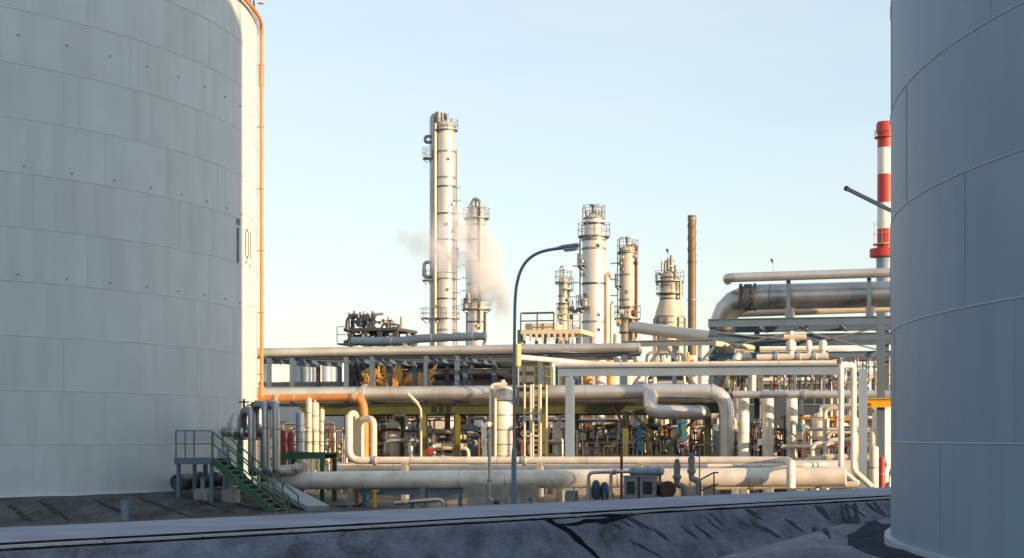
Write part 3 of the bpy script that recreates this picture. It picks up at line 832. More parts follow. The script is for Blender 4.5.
# cabinets
w = 59.6
for x0, x1, lab in ((623.5, 638, 'left of two grey steel cabinets with dark window by the road'), (640, 655.5, 'right of two grey steel cabinets, beside the rusty wheel')):
    a, b = S(x0, w), S(x1, w); z1 = Z(640, 477, w); z0 = Z(640, 499, w)
    t = thing('control_cabinet', lab, 'cabinet', ((a+b)/2, w, GZ))
    mb = MB(); mb.boxb((a, w, z0), (b, w+.55, z1)); part(mb, 'body', 'steel_grey', t)
    mb = MB(); mb.boxb((a-.03, w-.04, z1+.002), (b+.03, w+.6, z1+.04)); part(mb, 'lid', 'steel_grey', t)
    d = MB(); q = .035
    d.boxb((a+.03, w-.03, z0+.03), (a+.11, w-.002, z1-.03)); d.boxb((b-.11, w-.03, z0+.03), (b-.03, w-.002, z1-.03))
    d.boxb((a+.112, w-.03, z0+.03), (b-.112, w-.002, z0+.16)); d.boxb((a+.112, w-.03, z1-.16), (b-.112, w-.002, z1-.03))
    dr = part(d, 'door', 'steel_grey', t)
    mb = MB(); mb.boxb((a+.112, w-.012, z0+.162), (b-.112, w-.003, z1-.162)); part(mb, 'window_pane', 'window_glass', dr)
    mb = MB(); mb.boxb((b-.09, w-.055, (z0+z1)/2-.06), (b-.06, w-.031, (z0+z1)/2+.06)); part(mb, 'handle', 'steel_dark', dr)
    for sx_ in (a+.05, b-.05):
        for wy in (w+.05, w+.5):
            mb = MB(); mb.boxb((sx_-.035, wy-.035, GZ-.05), (sx_+.035, wy+.035, z0-.001)); part(mb, 'leg', 'steel_dark', t)
# horizontal receiver above the cabinets
w = 60.4
t = thing('air_receiver', 'grey horizontal receiver cylinder lying above the two cabinets', 'vessel', (S(645, w), w, GZ))
y = 471.5
mb = MB(); mb.tube([P(631, y, w), P(662, y, w)], .15, 0, 14); part(mb, 'shell', 'steel_pale', t)
for x in (631, 662):
    sg = -1 if x == 631 else 1; c = V3(P(x, y, w)); mb = MB(); mb.cyl(c, c+Vector((sg*.08, 0, 0)), .15, .07, seg=14); part(mb, 'end_cap', 'steel_pale', t)
for x in (634, 648, 659):
    c = V3(P(x, y, w)); mb = MB(); mb.boxb((c.x-.04, c.y+.16, GZ-.05), (c.x+.04, c.y+.24, c.z)); part(mb, 'stand', 'steel_grey', t)
    mb = MB(); mb.cyl(c-Vector((.03,0,0)), c+Vector((.03,0,0)), .165, seg=14); part(mb, 'strap', 'steel_grey', t)
# rusty wheel / blind flange with drum behind
w = 60.0
c = V3(P(667.5, 489.5, w)); rr = L(8.6, 667, w)
t = thing('manway_drum', 'drum with a round rusty cover standing right of the cabinets', 'drum', (c.x, w, GZ))
ax_ = Vector((.55, -.83, 0)).normalized()
mb = MB(); mb.cyl(c+ax_*.0, c-ax_*.7, rr*.9, seg=18); part(mb, 'drum', 'steel_dark', t)
mb = MB(); mb.cyl(c+ax_*.002, c+ax_*.07, rr, seg=20); cv = part(mb, 'cover', 'rust_dark', t)
for k in range(10):
    g = 2*math.pi*k/10; sd = ax_.cross(Vector((0,0,1)))
    q = c+ax_*.07+sd*(rr*.85*math.cos(g))+Vector((0,0,rr*.85*math.sin(g))); mb = MB(); mb.cyl(q, q+ax_*.03, .02, seg=6); part(mb, 'bolt', 'steel_dark', cv)
mb = MB(); mb.boxb((c.x-.25, w+.15, GZ-.05), (c.x+.1, w+.5, c.z-rr*.6)); part(mb, 'stand', 'concrete', t)
# two hydrant-like safety valves on bent pipes
for x, yt, lab in ((677, 459, 'left and lower of two grey capped valves on bent pipes by the rusty cover'), (691.5, 453, 'right and taller of two grey capped valves on bent pipes')):
    w = 60.9; s0 = S(x, w)
    t = thing('safety_valve', lab, 'valve', (s0+.2, w, GZ))
    zt_ = Z(x, yt, w)
    mb = MB(); mb.lathe((s0, w, 0), [(.10, zt_-.75), (.16, zt_-.7), (.16, zt_-.6), (.11, zt_-.55), (.13, zt_-.3), (.13, zt_-.16)], 12); part(mb, 'valve_body', 'steel_grey', t)
    mb = MB(); mb.lathe((s0, w, 0), [(.09, zt_-.158), (.09, zt_-.05), (.05, zt_)], 10); part(mb, 'cap', 'steel_blue', t)
    mb = MB(); mb.tube([(s0, w, zt_-.7), (s0, w, zt_-.95), (s0+.25, w, zt_-.98), (s0+.25, w, GZ-.05)], .11, .2, 12); part(mb, 'pipe', 'steel_grey', t)
    mb = MB(); mb.boxb((s0+.02, w-.22, GZ-.05), (s0+.48, w+.22, GZ+.5)); part(mb, 'pedestal', 'concrete', t)
# short handrail by the road
w = 59.4
t = thing('handrail', 'short dark handrail stepping down by the road right of the valves', 'handrail', (S(712, w), w, GZ))
mb = MB(); mb.tube([P(700, 480, w), P(713, 472.8, w), P(718.5, 472.5, w)], .028, .05, 8); part(mb, 'top_rail', 'steel_dark', t)
mb = MB(); mb.tube([P(700, 491, w), P(713, 485, w), P(718.5, 484.5, w)], .028, .05, 8); part(mb, 'mid_rail', 'steel_dark', t)
for x, yy in ((700.5, 479.6), (714, 472.6)):
    mb = MB(); mb.cyl((S(x, w), w, GZ-.05), P(x, yy, w), .026, seg=8); part(mb, 'post', 'steel_dark', t)
mb = MB(); s0 = S(699.5, 62); t = thing('lightning_rod', 'thin dark rod standing upright behind the short handrail', 'rod', (s0, 62, GZ))
mb.cyl((s0, 62, GZ-.05), (s0, 62, Z(699, 444, 62)), .03, .02, seg=6); part(mb, 'rod', 'steel_dark', t)
mb = MB(); mb.boxb((s0-.12, 61.88, GZ-.05), (s0+.12, 62.12, GZ+.15)); part(mb, 'footing', 'concrete', t)
# steel trestle below the fat pipe
w = 64.3
t = thing('trestle', 'low blue-grey steel trestle under the shaded fat pipe', 'trestle', (S(410, w), w, GZ))
mb = MB(); mb.ibeam(P(360, 492, w), P(468, 491.5, w), .22, .16); part(mb, 'beam', 'steel_blue', t)
for x in (364, 412, 460):
    mb = MB(); mb.ibeam((S(x, w), w, GZ-.05), (S(x, w), w, Z(x, 494.6, w)), .12, .12, .02); part(mb, 'leg', 'steel_blue', t)
mb = MB(); mb.bar(P(364, 504, w-.1), P(376, 493, w-.1), .09, .09); part(mb, 'brace', 'steel_blue', t)
for x, c_, lab in ((375, 'yellow_paint', 'short bright yellow post under the fat pipe'), (357, 'rust', 'short tan post left of the yellow one under the fat pipe')):
    w = 63.9; s0 = S(x, w); t = thing('bollard', lab, 'post', (s0, w, GZ))
    mb = MB(); mb.cyl((s0, w, GZ-.05), (s0, w, Z(x, 492, w)), .07, seg=10); part(mb, 'post', c_, t)
    mb = MB(); mb.boxb((s0-.1, w-.1, Z(x, 491.9, w)), (s0+.14 if c_ != 'rust' else s0+.1, w+.1, Z(x, 490, w))); part(mb, 'cap', c_, t)
for (pp, rr, lab) in (([(395, 503, 63.5), (440, 499.5, 63.5), (445, 503, 63.5), (445, 512, 63.5)], 2.2, 'small bent grey pipe on the ground below the trestle'),
                      ([(300, 508, 64.8), (362, 504, 64.2)], 2.6, 'grey pipe lying on the ground left of the trestle'),
                      ([(262, 512, 62.5), (300, 506.5, 64.6)], 2.6, 'short grey pipe on the ground at the foot of the green stairs')):
    pipe_run('ground_pipe', lab, px_path(*pp), L(rr, 400, 66), 'cladding_dull', .2, flanges=[.5])

# ------------------------------------------------------------------ platform and stairs at the left tank
w = 60.0
sA, sB = S(176, w), S(212, w); zd = Z(190, 458, w)
t = thing('access_platform', 'small blue-grey steel platform with railing against the pale tank', 'platform', ((sA+sB)/2, w, 0))
mb = MB(); mb.boxb((sA, w, zd-.05), (sB, w+1.6, zd)); part(mb, 'deck', 'steel_grey', t)
for wy in (w-.05, w+1.65):
    mb = MB(); mb.boxb((sA-.03, wy-.045, zd-.24), (sB+.03, wy+.045, zd+.01)); part(mb, 'edge_beam', 'steel_blue', t)
for sx_ in (sA+.06, sB-.06):
    for wy in (w+.1, w+1.5):
        mb = MB(); mb.boxb((sx_-.06, wy-.06, -.45), (sx_+.06, wy+.06, zd-.051)); part(mb, 'leg', 'steel_blue', t)
mb = MB(); rail(mb, [(sB, w, zd), (sA, w, zd), (sA, w+1.6, zd)], 1.05, .42 if False else .75, .02); part(mb, 'railing', 'steel_dark', t)
# stairs coming down to the right
t = thing('stairs', 'green steel stairs with railings going down from the tank platform', 'stairs', (S(290, w), w, GZ))
top, bot = V3((sB+.03, w, zd)), V3((S(289, w-.9), w-.9, -1.0))
ws = 0.9
off = Vector((.0, ws, 0))
for q in (Vector((0,0,0)), off):
    mb = MB(); mb.bar(top+q+Vector((0,0,-.1)), bot+q+Vector((0,0,-.1)), .06, .26); part(mb, 'stringer', 'stair_green', t)
    mb = MB()
    for h in (1.0, .55): mb.bar(top+q+Vector((0,0,h)), bot+q+Vector((0,0,h)), .045, .045)
    for k in range(6):
        p = top.lerp(bot, k/5)+q; mb.bar(p, p+Vector((0,0,1.0)), .045, .045)
    part(mb, 'stair_rail', 'stair_green', t)
for k in range(13):
    p = top.lerp(bot, (k+.6)/13.4)
    mb = MB(); mb.boxb((p.x-.13, p.y+.035, p.z-.03), (p.x+.13, p.y+ws-.035, p.z+.0)); part(mb, 'tread', 'steel_grey', t)
# grey box on the landing
c = P(224, 457, 61)
mb = MB(); t = thing('junction_box', 'pale grey box at the head of the green stairs', 'junction box', (c[0], c[1], GZ))
mb.box((c[0], c[1], c[2]+.12), (.42, .3, .34)); part(mb, 'box', 'steel_pale', t)
mb = MB(); mb.boxb((c[0]-.04, c[1]-.04, GZ-.05), (c[0]+.04, c[1]+.04, c[2]-.05)); part(mb, 'post', 'steel_grey', t)
# dark valve assembly under the platform
w = 62.5
t = thing('tank_valve', 'dark tank outlet valve assembly beneath the blue-grey platform', 'valve', (S(192, w), w, 0))
c = V3(P(186, 482, w))
mb = MB(); mb.cyl(c+Vector((-.1, -.55, 0)), c+Vector((-.1, .4, 0)), .34, seg=18); part(mb, 'valve_body', 'steel_dark', t)
mb = MB(); mb.ring(c+Vector((-.1, -.56, 0)), .28, .04, 18, 6, 'y'); part(mb, 'handwheel', 'steel_dark', t)
mb = MB(); mb.cyl(c+Vector((.3, 0, .1)), c+Vector((2.2, 0, .1)), .2, seg=12); part(mb, 'pipe', 'steel_dark', t)
for k in (.55, 1.2, 1.9):
    mb = MB(); mb.cyl(c+Vector((k, 0, .1)), c+Vector((k+.1, 0, .1)), .32, seg=12); part(mb, 'flange', 'steel_dark', t)
mb = MB(); mb.cyl(c+Vector((.85, 0, .1)), c+Vector((.85, 0, .75)), .1, seg=8); part(mb, 'stem', 'steel_dark', t)
mb = MB(); mb.tube([c+Vector((-.1, .3, 0)), c+Vector((-.3, 6.0, 0))], .3, 0, 12); part(mb, 'tank_nozzle', 'steel_dark', t)
mb = MB(); mb.boxb((c.x-.4, c.y-.3, -.4), (c.x+.2, c.y+.3, c.z-.4)); part(mb, 'pedestal', 'concrete', t)
for x, w, lab in ((203, 60.6, 'left of two small concrete footings under the stairs head'), (231, 61.0, 'right of two small concrete footings under the stairs head')):
    s0 = S(x, w); mb = MB(); t = thing('footing', lab, 'concrete block', (s0, w, -.6))
    mb.boxb((s0-.28, w-.25, -.65), (s0+.28, w+.25, Z(x, 489, w))); part(mb, 'block', 'concrete', t)
    mb = MB(); mb.boxb((s0-.07, w-.07, Z(x, 489, w)+.001), (s0+.07, w+.07, Z(x, 478, w))); part(mb, 'post', 'steel_grey', t)
# inlet manifold from the tank and the three inverted-U pipes
w = 64.0
t = thing('tank_manifold', 'grey flanged manifold with valves left of the three U pipes', 'pipe manifold', (S(240, w), w, GZ))
c0 = V3(P(233, 432, w)); c1 = V3(P(272, 432, w))
mb = MB(); mb.tube([c0, c1], .21, 0, 14); part(mb, 'header', 'cladding_dull', t)
for x in (236, 245, 258, 268):
    q = V3(P(x, 432, w)); mb = MB(); mb.cyl(q-Vector((.05, 0, 0)), q+Vector((.05, 0, 0)), .34, seg=14); part(mb, 'flange', 'cladding', t)
q = V3(P(236, 423, w)); mb = MB(); mb.lathe((q.x, q.y, q.z-.5), [(.2, 0), (.33, .15), (.36, .45), (.25, .75), (.12, .9)], 14); part(mb, 'valve_body', 'cladding', t)
for x, yt in ((244, 399), (252, 402)):
    q = P(x, 428, w); mb = MB(); mb.cyl(q, (q[0], q[1], Z(x, yt, w)), .05, seg=6); part(mb, 'valve_stem', 'steel_dark', t)
    mb = MB(); mb.ring((q[0], q[1], Z(x, yt+3, w)), .2, .03, 12, 5); part(mb, 'handwheel', 'steel_dark', t)
for x in (240, 263):
    q = P(x, 432, w); mb = MB(); mb.boxb((q[0]-.08, q[1]-.08, GZ-.05), (q[0]+.08, q[1]+.08, q[2]-.19)); part(mb, 'support', 'stair_green', t)
tn = toworld((c0.x, c0.y, c0.z))
mb = MB(); mb.tube([c0, c0+Vector((-.4, 0, 0)), c0+Vector((-1.6, 5.5, 0))], .2, .3, 12); part(mb, 'tank_nozzle', 'cladding_dull', t)
for i, (xa, xb, yt, lab) in enumerate(((243, 252, 410, 'leftmost of three grey inverted-U pipes by the green stairs'), (255, 266, 404.5, 'middle of three grey inverted-U pipes by the green stairs'),
                                       (267, 276.5, 404.5, 'rightmost of three grey inverted-U pipes by the green stairs'))):
    w = 63.0-.2*i
    pipe_run('u_pipe', lab, px_path((xa, 432, w+.9), (xa, yt, w+.7), (xb, yt, w), (xb, 466, w)) + [(S(xb, w), w+.0, Z(xb, 472, w)), (S(xb, w)+.1, w+2.2, Z(xb, 472, w))], L(4.1, 260, w), 'cladding_dull', .42, bands=[1.3, 3.1], flanges=[])
mb = MB()
pipe_run('bypass_pipe', 'short cream pipe with end flange right under the U pipes', px_path((268, 470, 64), (303, 468, 64.2), (306, 462, 64.2)), L(4.2, 285, 64), 'cream_pipe', .3, flanges=[.3, 1.2])
# angled concrete ramp
w = 60.5
t = thing('ramp', 'pale sloped concrete ramp slab beside the foot of the green stairs', 'ramp', (S(300, w), w, GZ))
a, b = V3(P(272, 484, 63)), V3(P(318, 508, 61))
mb = MB(); mb.bar(a, b, 1.0, .18); part(mb, 'slab', 'kerb_concrete', t)
mb = MB(); mb.boxb((a.x-.1, a.y-.35, GZ-.05), (a.x+.4, a.y+.35, a.z-.12)); part(mb, 'support', 'concrete', t)
# green portal platform at the pipes
w = 65.5
sA, sB = S(279, w), S(325, w); zd = Z(300, 452.5, w)
t = thing('valve_platform', 'green steel walkway platform with thin railing behind the U pipes', 'platform', (sB, w, GZ))
mb = MB(); mb.boxb((sA, w, zd-.05), (sB, w+1.3, zd)); part(mb, 'deck', 'steel_grey', t)
for wy in (w-.05, w+1.35):
    mb = MB(); mb.boxb((sA, wy-.045, zd-.26), (sB, wy+.045, zd+.01)); part(mb, 'beam', 'stair_green', t)
for sx_ in (sA+.1, sB-.1):
    for wy in (w-.05, w+1.35):
        mb = MB(); mb.boxb((sx_-.09, wy-.05, GZ-.05), (sx_+.09, wy+.05, zd-.262)); part(mb, 'leg', 'stair_green', t)
mb = MB(); rail(mb, [(sA, w, zd), (sB, w, zd), (sB, w+1.3, zd)], .85, .5, .018); part(mb, 'railing', 'steel_dark', t)
def vessel(name, lab, x, yt, yb, wpx, w, m, group=None, legs=True, cat='vessel', bands=3):
    s0 = S(x, w); z1, z0 = Z(x, yt, w), (Z(x, yb, w) if yb else GZ+.5); r = L(wpx/2, x, w); h = z1-z0
    t = thing(name, lab, cat, (s0, w, min(z0, GZ) if legs else z0), group)
    mb = MB(); mb.lathe((s0, w, z0), [(r*.3, 0), (r*.8, r*.12), (r, r*.4), (r, h-r*.4), (r*.8, h-r*.12), (r*.3, h)], 20); part(mb, 'shell', m, t)
    for k in range(bands):
        zz = z0+h*(k+1)/(bands+1); mb = MB(); mb.lathe((s0, w, zz), [(r*1.02, -.03), (r*1.02, .03)], 20); part(mb, 'band', 'steel_grey', t)
    mb = MB(); mb.cyl((s0, w, z1-.02), (s0, w, z1+r*.6), r*.22, seg=8); part(mb, 'nozzle', m, t)
    if legs:
        for k in range(3):
            g = 2*math.pi*k/3+.5; mb = MB(); a_ = (s0+r*.85*math.cos(g), w+r*.85*math.sin(g))
            mb.boxb((a_[0]-.05, a_[1]-.05, GZ-.05), (a_[0]+.05, a_[1]+.05, z0+r*.4)); part(mb, 'leg', 'steel_grey', t)
    return t
vessel('filter_vessel', 'left of two small red drums behind the green walkway', 282.5, 430, 454, 6, 67.5, 'red_paint', bands=1)
vessel('filter_vessel', 'right of two small red drums behind the green walkway', 291, 432, 452, 7, 67.5, 'red_paint', bands=1)
vessel('process_vessel', 'pale grey upright vessel above the red drums', 300, 412, 453, 9, 69.5, 'steel_pale', bands=2)
for k, (x, yt, wp) in enumerate(((309, 398, 6), (315, 402, 8), (322, 409, 5))):
    vessel('separator_column', ['leftmost of three narrow cream columns beside the green walkway', 'middle, widest of three narrow cream columns beside the green walkway', 'rightmost, shortest of three narrow cream columns beside the green walkway'][k], x, yt, 458, wp, 71.5+.4*k, 'cream_pipe', bands=3)
# orange header leaving the tank
t = pipe_run('orange_header', 'orange horizontal pipe from the tank riser ending in a down elbow', px_path((258, 399, 79), (363, 397, 78.0), (365, 420, 78.0), (365, 462, 78.0)), L(3.9, 300, 78), 'orange_paint', .55, bands=[2.2], flanges=[1.2, 5.6])

# ------------------------------------------------------------------ portal with beam across the front
w = 74.6
t = thing('pipe_portal', 'long pale grey steel beam on tall posts across the front', 'portal frame', (S(570, w), w, GZ))
mb = MB(); mb.ibeam(P(558, 371.5, w), P(846, 369.5, w), L(10, 700, w), .30, .05); part(mb, 'beam', 'steel_pale', t)
for x in (570, 863):
    mb = MB(); s0 = S(x, w); hb = Z(x, 377 if x < 600 else 369, w); mb.ibeam((s0, w, GZ-.05), (s0, w, hb-.003), L(8.5, x, w), .34, .05); part(mb, 'post', 'steel_pale', t)
mb = MB(); mb.ibeam(P(847, 374, w+.1), P(868, 374, w+.1), .2, .2, .03); part(mb, 'bracket', 'steel_pale', t)
pipe_run('beam_pipe', 'pale pipe lying along the top of the portal beam', px_path((556, 364.6, w), (836, 362.4, w)), L(2.2, 700, w), 'white_pipe', .2, bands=[3, 7, 10])
# ------------------------------------------------------------------ green pipe rack
wf, wr = 83.0, 90.0
def rack_x(x, w): return S(x, w)
t = thing('pipe_rack', 'long olive green two-level steel pipe rack', 'pipe rack', (S(500, wf), wf, GZ))
zlow = lambda x, w: Z(x, 409.5, w)
for w in (wf, wr):
    k = 'green_paint'
    mb = MB(); mb.ibeam((S(300, w), w, Z(500, 409, wf)), (S(728, w), w, Z(500, 409, wf)), .5, .30, .05); part(mb, 'girder', 'green_paint', t)
zg = Z(500, 409, wf)
POSTS = (300, 358, 424, 457, 545, 626, 708)
for x in POSTS:
    for w in (wf, wr):
        s0 = S(x, wf); mb = MB(); mb.ibeam((s0, w+.02, GZ-.05), (s0, w+.02, zg-.253), .30, .28, .04); part(mb, 'post', 'olive_paint', t)
    mb = MB(); mb.ibeam((S(x, wf), wf+.17, zg+.1), (S(x, wf), wr-.17, zg+.1), .3, .2, .03); part(mb, 'cross_beam', 'green_paint', t)
zt6 = Z(450, 351, wf)
for x in (269, 292, 346, 372, 426, 457, 545):
    for w in (wf, wr):
        s0 = S(x, wf); mb = MB(); mb.ibeam((s0, w+.02, zg+.253), (s0, w+.02, zt6-.24), .22, .20, .03); part(mb, 'upper_post', 'steel_blue', t)
    mb = MB(); mb.ibeam((S(x, wf), wf-.2, zt6-.36), (S(x, wf), wr+.2, zt6-.36), .22, .18, .03); part(mb, 'upper_cross_beam', 'steel_blue', t)
mb = MB(); mb.ibeam((S(262, wf), wf+.45, zt6-.13), (S(640, wf), wf+.45, zt6-.13), .22, .2, .03); part(mb, 'upper_girder', 'steel_blue', t)
mb = MB(); mb.ibeam((S(262, wr), wr, zt6-.13), (S(640, wr), wr, zt6-.13), .22, .2, .03); part(mb, 'upper_girder', 'steel_blue', t)
def brace(x0, y0, x1, y1, w, m='olive_paint', th=.13):
    mb = MB(); mb.bar(P(x0, y0, w), P(x1, y1, w), th, th); part(mb, 'brace', m, t)
brace(630, 411, 676, 457, wf-.2); brace(702, 412, 656, 457, wf-.36)
brace(612, 405, 624, 425, wf-.2, 'rust', .12); brace(712, 428, 702, 412, wf-.2, 'rust', .12)
# handrail along the rack at ground level
t = thing('guard_fence', 'dark steel guard rail along the foot of the green rack', 'railing', (S(600, 81), 81, GZ))
for i, (xa, xb) in enumerate(((372, 456), (520, 625), (628, 716))):
    mb = MB(); rail(mb, [(S(xa, 81), 81, Z(500, 468, 81)), (S(xb, 81), 81, Z(500, 468, 81))], 1.25, .7, .025); part(mb, 'rail_section', 'steel_dark', t)
mb = MB(); mb.boxb((S(368, 81), 80.9, GZ-.05), (S(720, 81), 81.3, Z(500, 468, 81)-.001)); part(mb, 'plinth', 'concrete', t)
# big pipe on the rack
zb = Z(480, 393, wf-.6)
pipe_run('rack_pipe', 'thick tan-grey pipe along the rack front, elbowing down at its right end',
         [(S(259, 85), 92.0, zb), (S(259, 85), wf-.55, zb), (S(726.5, wf-.55), wf-.55, zb), (S(726.5, wf-.55), wf-.55, Z(726, 461, wf))], L(7.3, 500, wf), 'cladding', 1.0, seg=20,
         bands=[10+i*2.6 for i in range(9)]+[33, 34.5], flanges=[16.5])
zu = zt6+.05
pipe_run('rack_pipe', 'long straight grey pipe along the top level of the rack', [(S(258, 85), 94.0, zu), (S(258, 85), wf, zu), (S(640, wf), wf, zu)], L(4.6, 450, wf), 'cladding', .8, seg=16, bands=[13+3.2*i for i in range(7)])
RP = [('third', 85.2, .22, 'cladding_dull'), ('fourth', 86.6, .3, 'white_pipe'), ('fifth', 88.2, .18, 'cream_pipe'), ('sixth', 89.2, .25, 'cladding_dull')]
for nm, w, r, m in RP:
    pipe_run('rack_pipe', nm + ' pipe back from the front on the green rack level', [(S(264, w), w, zg+.26+r), (S(720, w), w, zg+.26+r)], r, m, .3, bands=[6, 14])
for nm, w, r, m in (('second', 84.6, .18, 'cladding_dull'), ('third', 86.4, .26, 'steel_blue'), ('fourth', 88.4, .2, 'cladding')):
    pipe_run('rack_pipe', nm + ' pipe back on the top level of the rack', [(S(262, w), w, zt6-.24+r), (S(640, w), w, zt6-.24+r)], r, m, .3, bands=[5, 13])
# steel beam to the right of the upper rack with truss diagonals
t = thing('truss', 'grey steel truss with zigzag diagonals right of the upper rack', 'truss', (S(665, 86), 86, GZ))
w = 85.8
mb = MB(); mb.ibeam(P(622, 344, w), P(716, 342, w), .3, .25, .04); part(mb, 'top_chord', 'steel_grey', t)
mb = MB(); mb.ibeam(P(622, 397, w), P(716, 396, w), .25, .2, .03); part(mb, 'bottom_chord', 'steel_grey', t)
for x0, y0, x1, y1 in ((626, 394, 662, 347), (666, 347, 702, 394), (692, 372, 714, 347)):
    mb = MB(); mb.bar(P(x0, y0, w), P(x1, y1, w), .13, .13); part(mb, 'diagonal', 'steel_grey', t)
for x in (624, 674):
    mb = MB(); s0 = S(x, w); mb.ibeam((s0, w+.15, GZ-.05), (s0, w+.15, Z(x, 346, w)), .24, .2, .03); part(mb, 'post', 'steel_blue', t)
# U pipes hanging from the upper level
for i, (xa, xb, yt, yb, m, lab) in enumerate(((617, 634, 348, 368, 'white_pipe', 'white pipe bow hanging under the upper rack by the truss'), (636, 655, 352, 366, 'cladding', 'silver pipe bow behind the truss diagonals'))):
    w = 88
    pipe_run('pipe_bow', lab, px_path((xa, yt-14, w), (xa, yb, w), (xb+20, yb+2, w), (xb+40, yb+3, w)), L(4, 630, w), m, .6, bands=[1, 2])
# elbowed duct below the rack
pipe_run('elbow_pipe', 'silver elbow pipe dropping and running right beneath the rack', px_path((650, 394, 82.2), (651, 412, 81.6), (703, 412.5, 82.4), (712, 412.5, 88)), L(7.4, 670, 82), 'cladding', .45, seg=18, bands=[.95, 1.6, 2.3])
# vertical thick white pipes at right
hp = pipe_run('rack_pipe', 'slim horizontal pipe above the three thick white drop pipes', px_path((733, 394.5, 79.5), (900, 394.5, 79.5)), L(3.9, 800, 79.5), 'cladding', .3, bands=[1.2, 2.6, 4, 6], flanges=[3.3],
              feet=[(S(x, 79.5)+.8, 79.5, GZ-.05, Z(x, 397, 79.5)) for x in ()])
for i, (x, wp, lab) in enumerate(((743.5, 11.5, 'left of three thick white drop pipes under the slim horizontal pipe'), (768, 11.5, 'middle of three thick white drop pipes under the slim horizontal pipe'), (792, 11, 'right of three thick white drop pipes under the slim horizontal pipe'))):
    w = 81.0+.3*i
    pipe_run('drop_pipe', lab, [P(x, 391, w), (S(x, w), w, GZ-.05)], L(wp/2, x, w), 'white_pipe', 0, seg=18, bands=[.8, 2.0, 3.2], flanges=[])
# tall drum behind the lamp
t = vessel('knockout_drum', 'tall white drum right behind the street lamp pole', 503, 386, 459, 20, 77.5, 'white_pipe', bands=4)
s0, w = S(492, 77.3), 77.3
pipe_run('drum_pipe', 'outer of two white down pipes left of the tall drum', px_path((507, 384, 77.4), (491, 384.5, 77.3), (491, 462, 77.3)), L(1.8, 491, 77), 'white_pipe', .25, flanges=[3])
pipe_run('drum_pipe', 'inner of two white down pipes left of the tall drum', px_path((505, 389, 76.9), (495.2, 389.5, 76.8), (495.2, 462, 76.8)), L(1.6, 491, 77), 'cream_pipe', .25, flanges=[2.5])
pipe_run('drum_pipe', 'bent white pipe stub standing left of the tall drum', px_path((485, 462, 76.5), (483.5, 425, 76.5), (491, 424, 76.9)), L(2.6, 491, 77), 'white_pipe', .3, flanges=[1])
# scaffold-like white ladder frame
w = 79.5
t = thing('ladder_tower', 'open frame of thin pale tubes right of the tall drum', 'ladder frame', (S(533, w), w, GZ))
for x in (524.5, 533, 540.5):
    for dw in (0, 1.2):
        mb = MB(); s0 = S(x, w); mb.cyl((s0, w+dw, GZ-.05), (s0, w+dw, Z(x, 384, w)), .055, seg=8); part(mb, 'upright', 'rail_pale', t)
for y in (413, 436):
    for dw in (0, 1.2):
        mb = MB(); mb.bar(P(523, y, w+dw-.06), P(542, y, w+dw-.06), .06, .06); part(mb, 'ledger', 'rail_pale', t)
mb = MB()
for k in range(14): mb.bar(P(533, 390+k*5, w+.02), P(540.5, 390+k*5, w+.02), .03, .03)
part(mb, 'rungs', 'rail_pale', t)
w = 82
t = thing('railed_landing', 'landing with olive railing on the rack behind the lamp', 'platform', (S(532, w), w, zg))
mb = MB(); mb.boxb((S(516, w), w-.6, Z(530, 387, w)-.08), (S(548, w), w+1.0, Z(530, 387, w))); part(mb, 'deck', 'green_paint', t)
mb = MB(); rail(mb, [(S(516, w), w-.6, Z(530, 387, w)), (S(548, w), w-.6, Z(530, 387, w)), (S(548, w), w+1, Z(530, 387, w))], 1.0, .6, .028); part(mb, 'railing', 'olive_paint', t)
# yellow insulator and slanting pipe
w = 81
t = pipe_run('slant_pipe', 'white pipe slanting gently down to the right from a yellow joint', px_path((518, 357, w), (590, 363.5, 84), (612, 364, 84.5)), L(2.7, 540, w), 'white_pipe', .3, bands=[1, 2.2])
mb = MB(); q = P(518, 357, w); mb.cyl((q[0], q[1], Z(518, 366, w)), (q[0], q[1], Z(518, 344, w)), L(3.2, 518, w), seg=12); part(mb, 'joint', 'yellow_pale', t, 'yellow upright joint at the end of the white pipe')
mb = MB(); mb.cyl((q[0], q[1], zg), (q[0], q[1], Z(518, 366, w)), .06, seg=8); part(mb, 'stand', 'steel_grey', t)
# ------------------------------------------------------------------ tall frame with the big silver duct at right
wa, wb = 88.0, 93.0
t = thing('duct_frame', 'tall grey braced steel frame carrying the big silver pipe', 'steel frame', (S(715, wa), wa, GZ))
zt_ = Z(800, 321.5, wa)
for x in (713, 881):
    for w in (wa, wb):
        mb = MB(); s0 = S(x, wa); mb.ibeam((s0, w, GZ-.05), (s0, w, zt_-.2), L(6.5, x, wa), .34, .05); part(mb, 'post', 'steel_blue', t)
for x in (757,):
    mb = MB(); s0 = S(x, wb); mb.ibeam((s0, wb, GZ-.05), (s0, wb, zt_-.2), .26, .26, .04); part(mb, 'post', 'steel_blue', t)
for y, h in ((322, .42), (337.5, .36), (355, .30)):
    for w in (wa, wb):
        z = Z(800, y, wa); mb = MB(); mb.ibeam((S(709, wa), w-.28, z), (S(905, wa), w-.28, z), h, .22, .04); part(mb, 'beam', 'steel_blue', t)
for x in (713, 757, 800, 840, 881):
    mb = MB(); z = Z(800, 318.5, wa); mb.ibeam((S(x, wa), wa+.3, z-.3), (S(x, wa), wb-.4, z-.3), .26, .2, .03); part(mb, 'cross_beam', 'steel_blue', t)
for x0, y0, x1, y1 in ((716, 350, 800, 330), (716, 332, 800, 341), (800, 330, 878, 350), (800, 345, 878, 328), (846, 388, 878, 350)):
    mb = MB(); mb.bar(P(x0, y0, wa-.45), P(x1, y1, wa-.45), .07, .07); part(mb, 'brace', 'steel_grey', t)
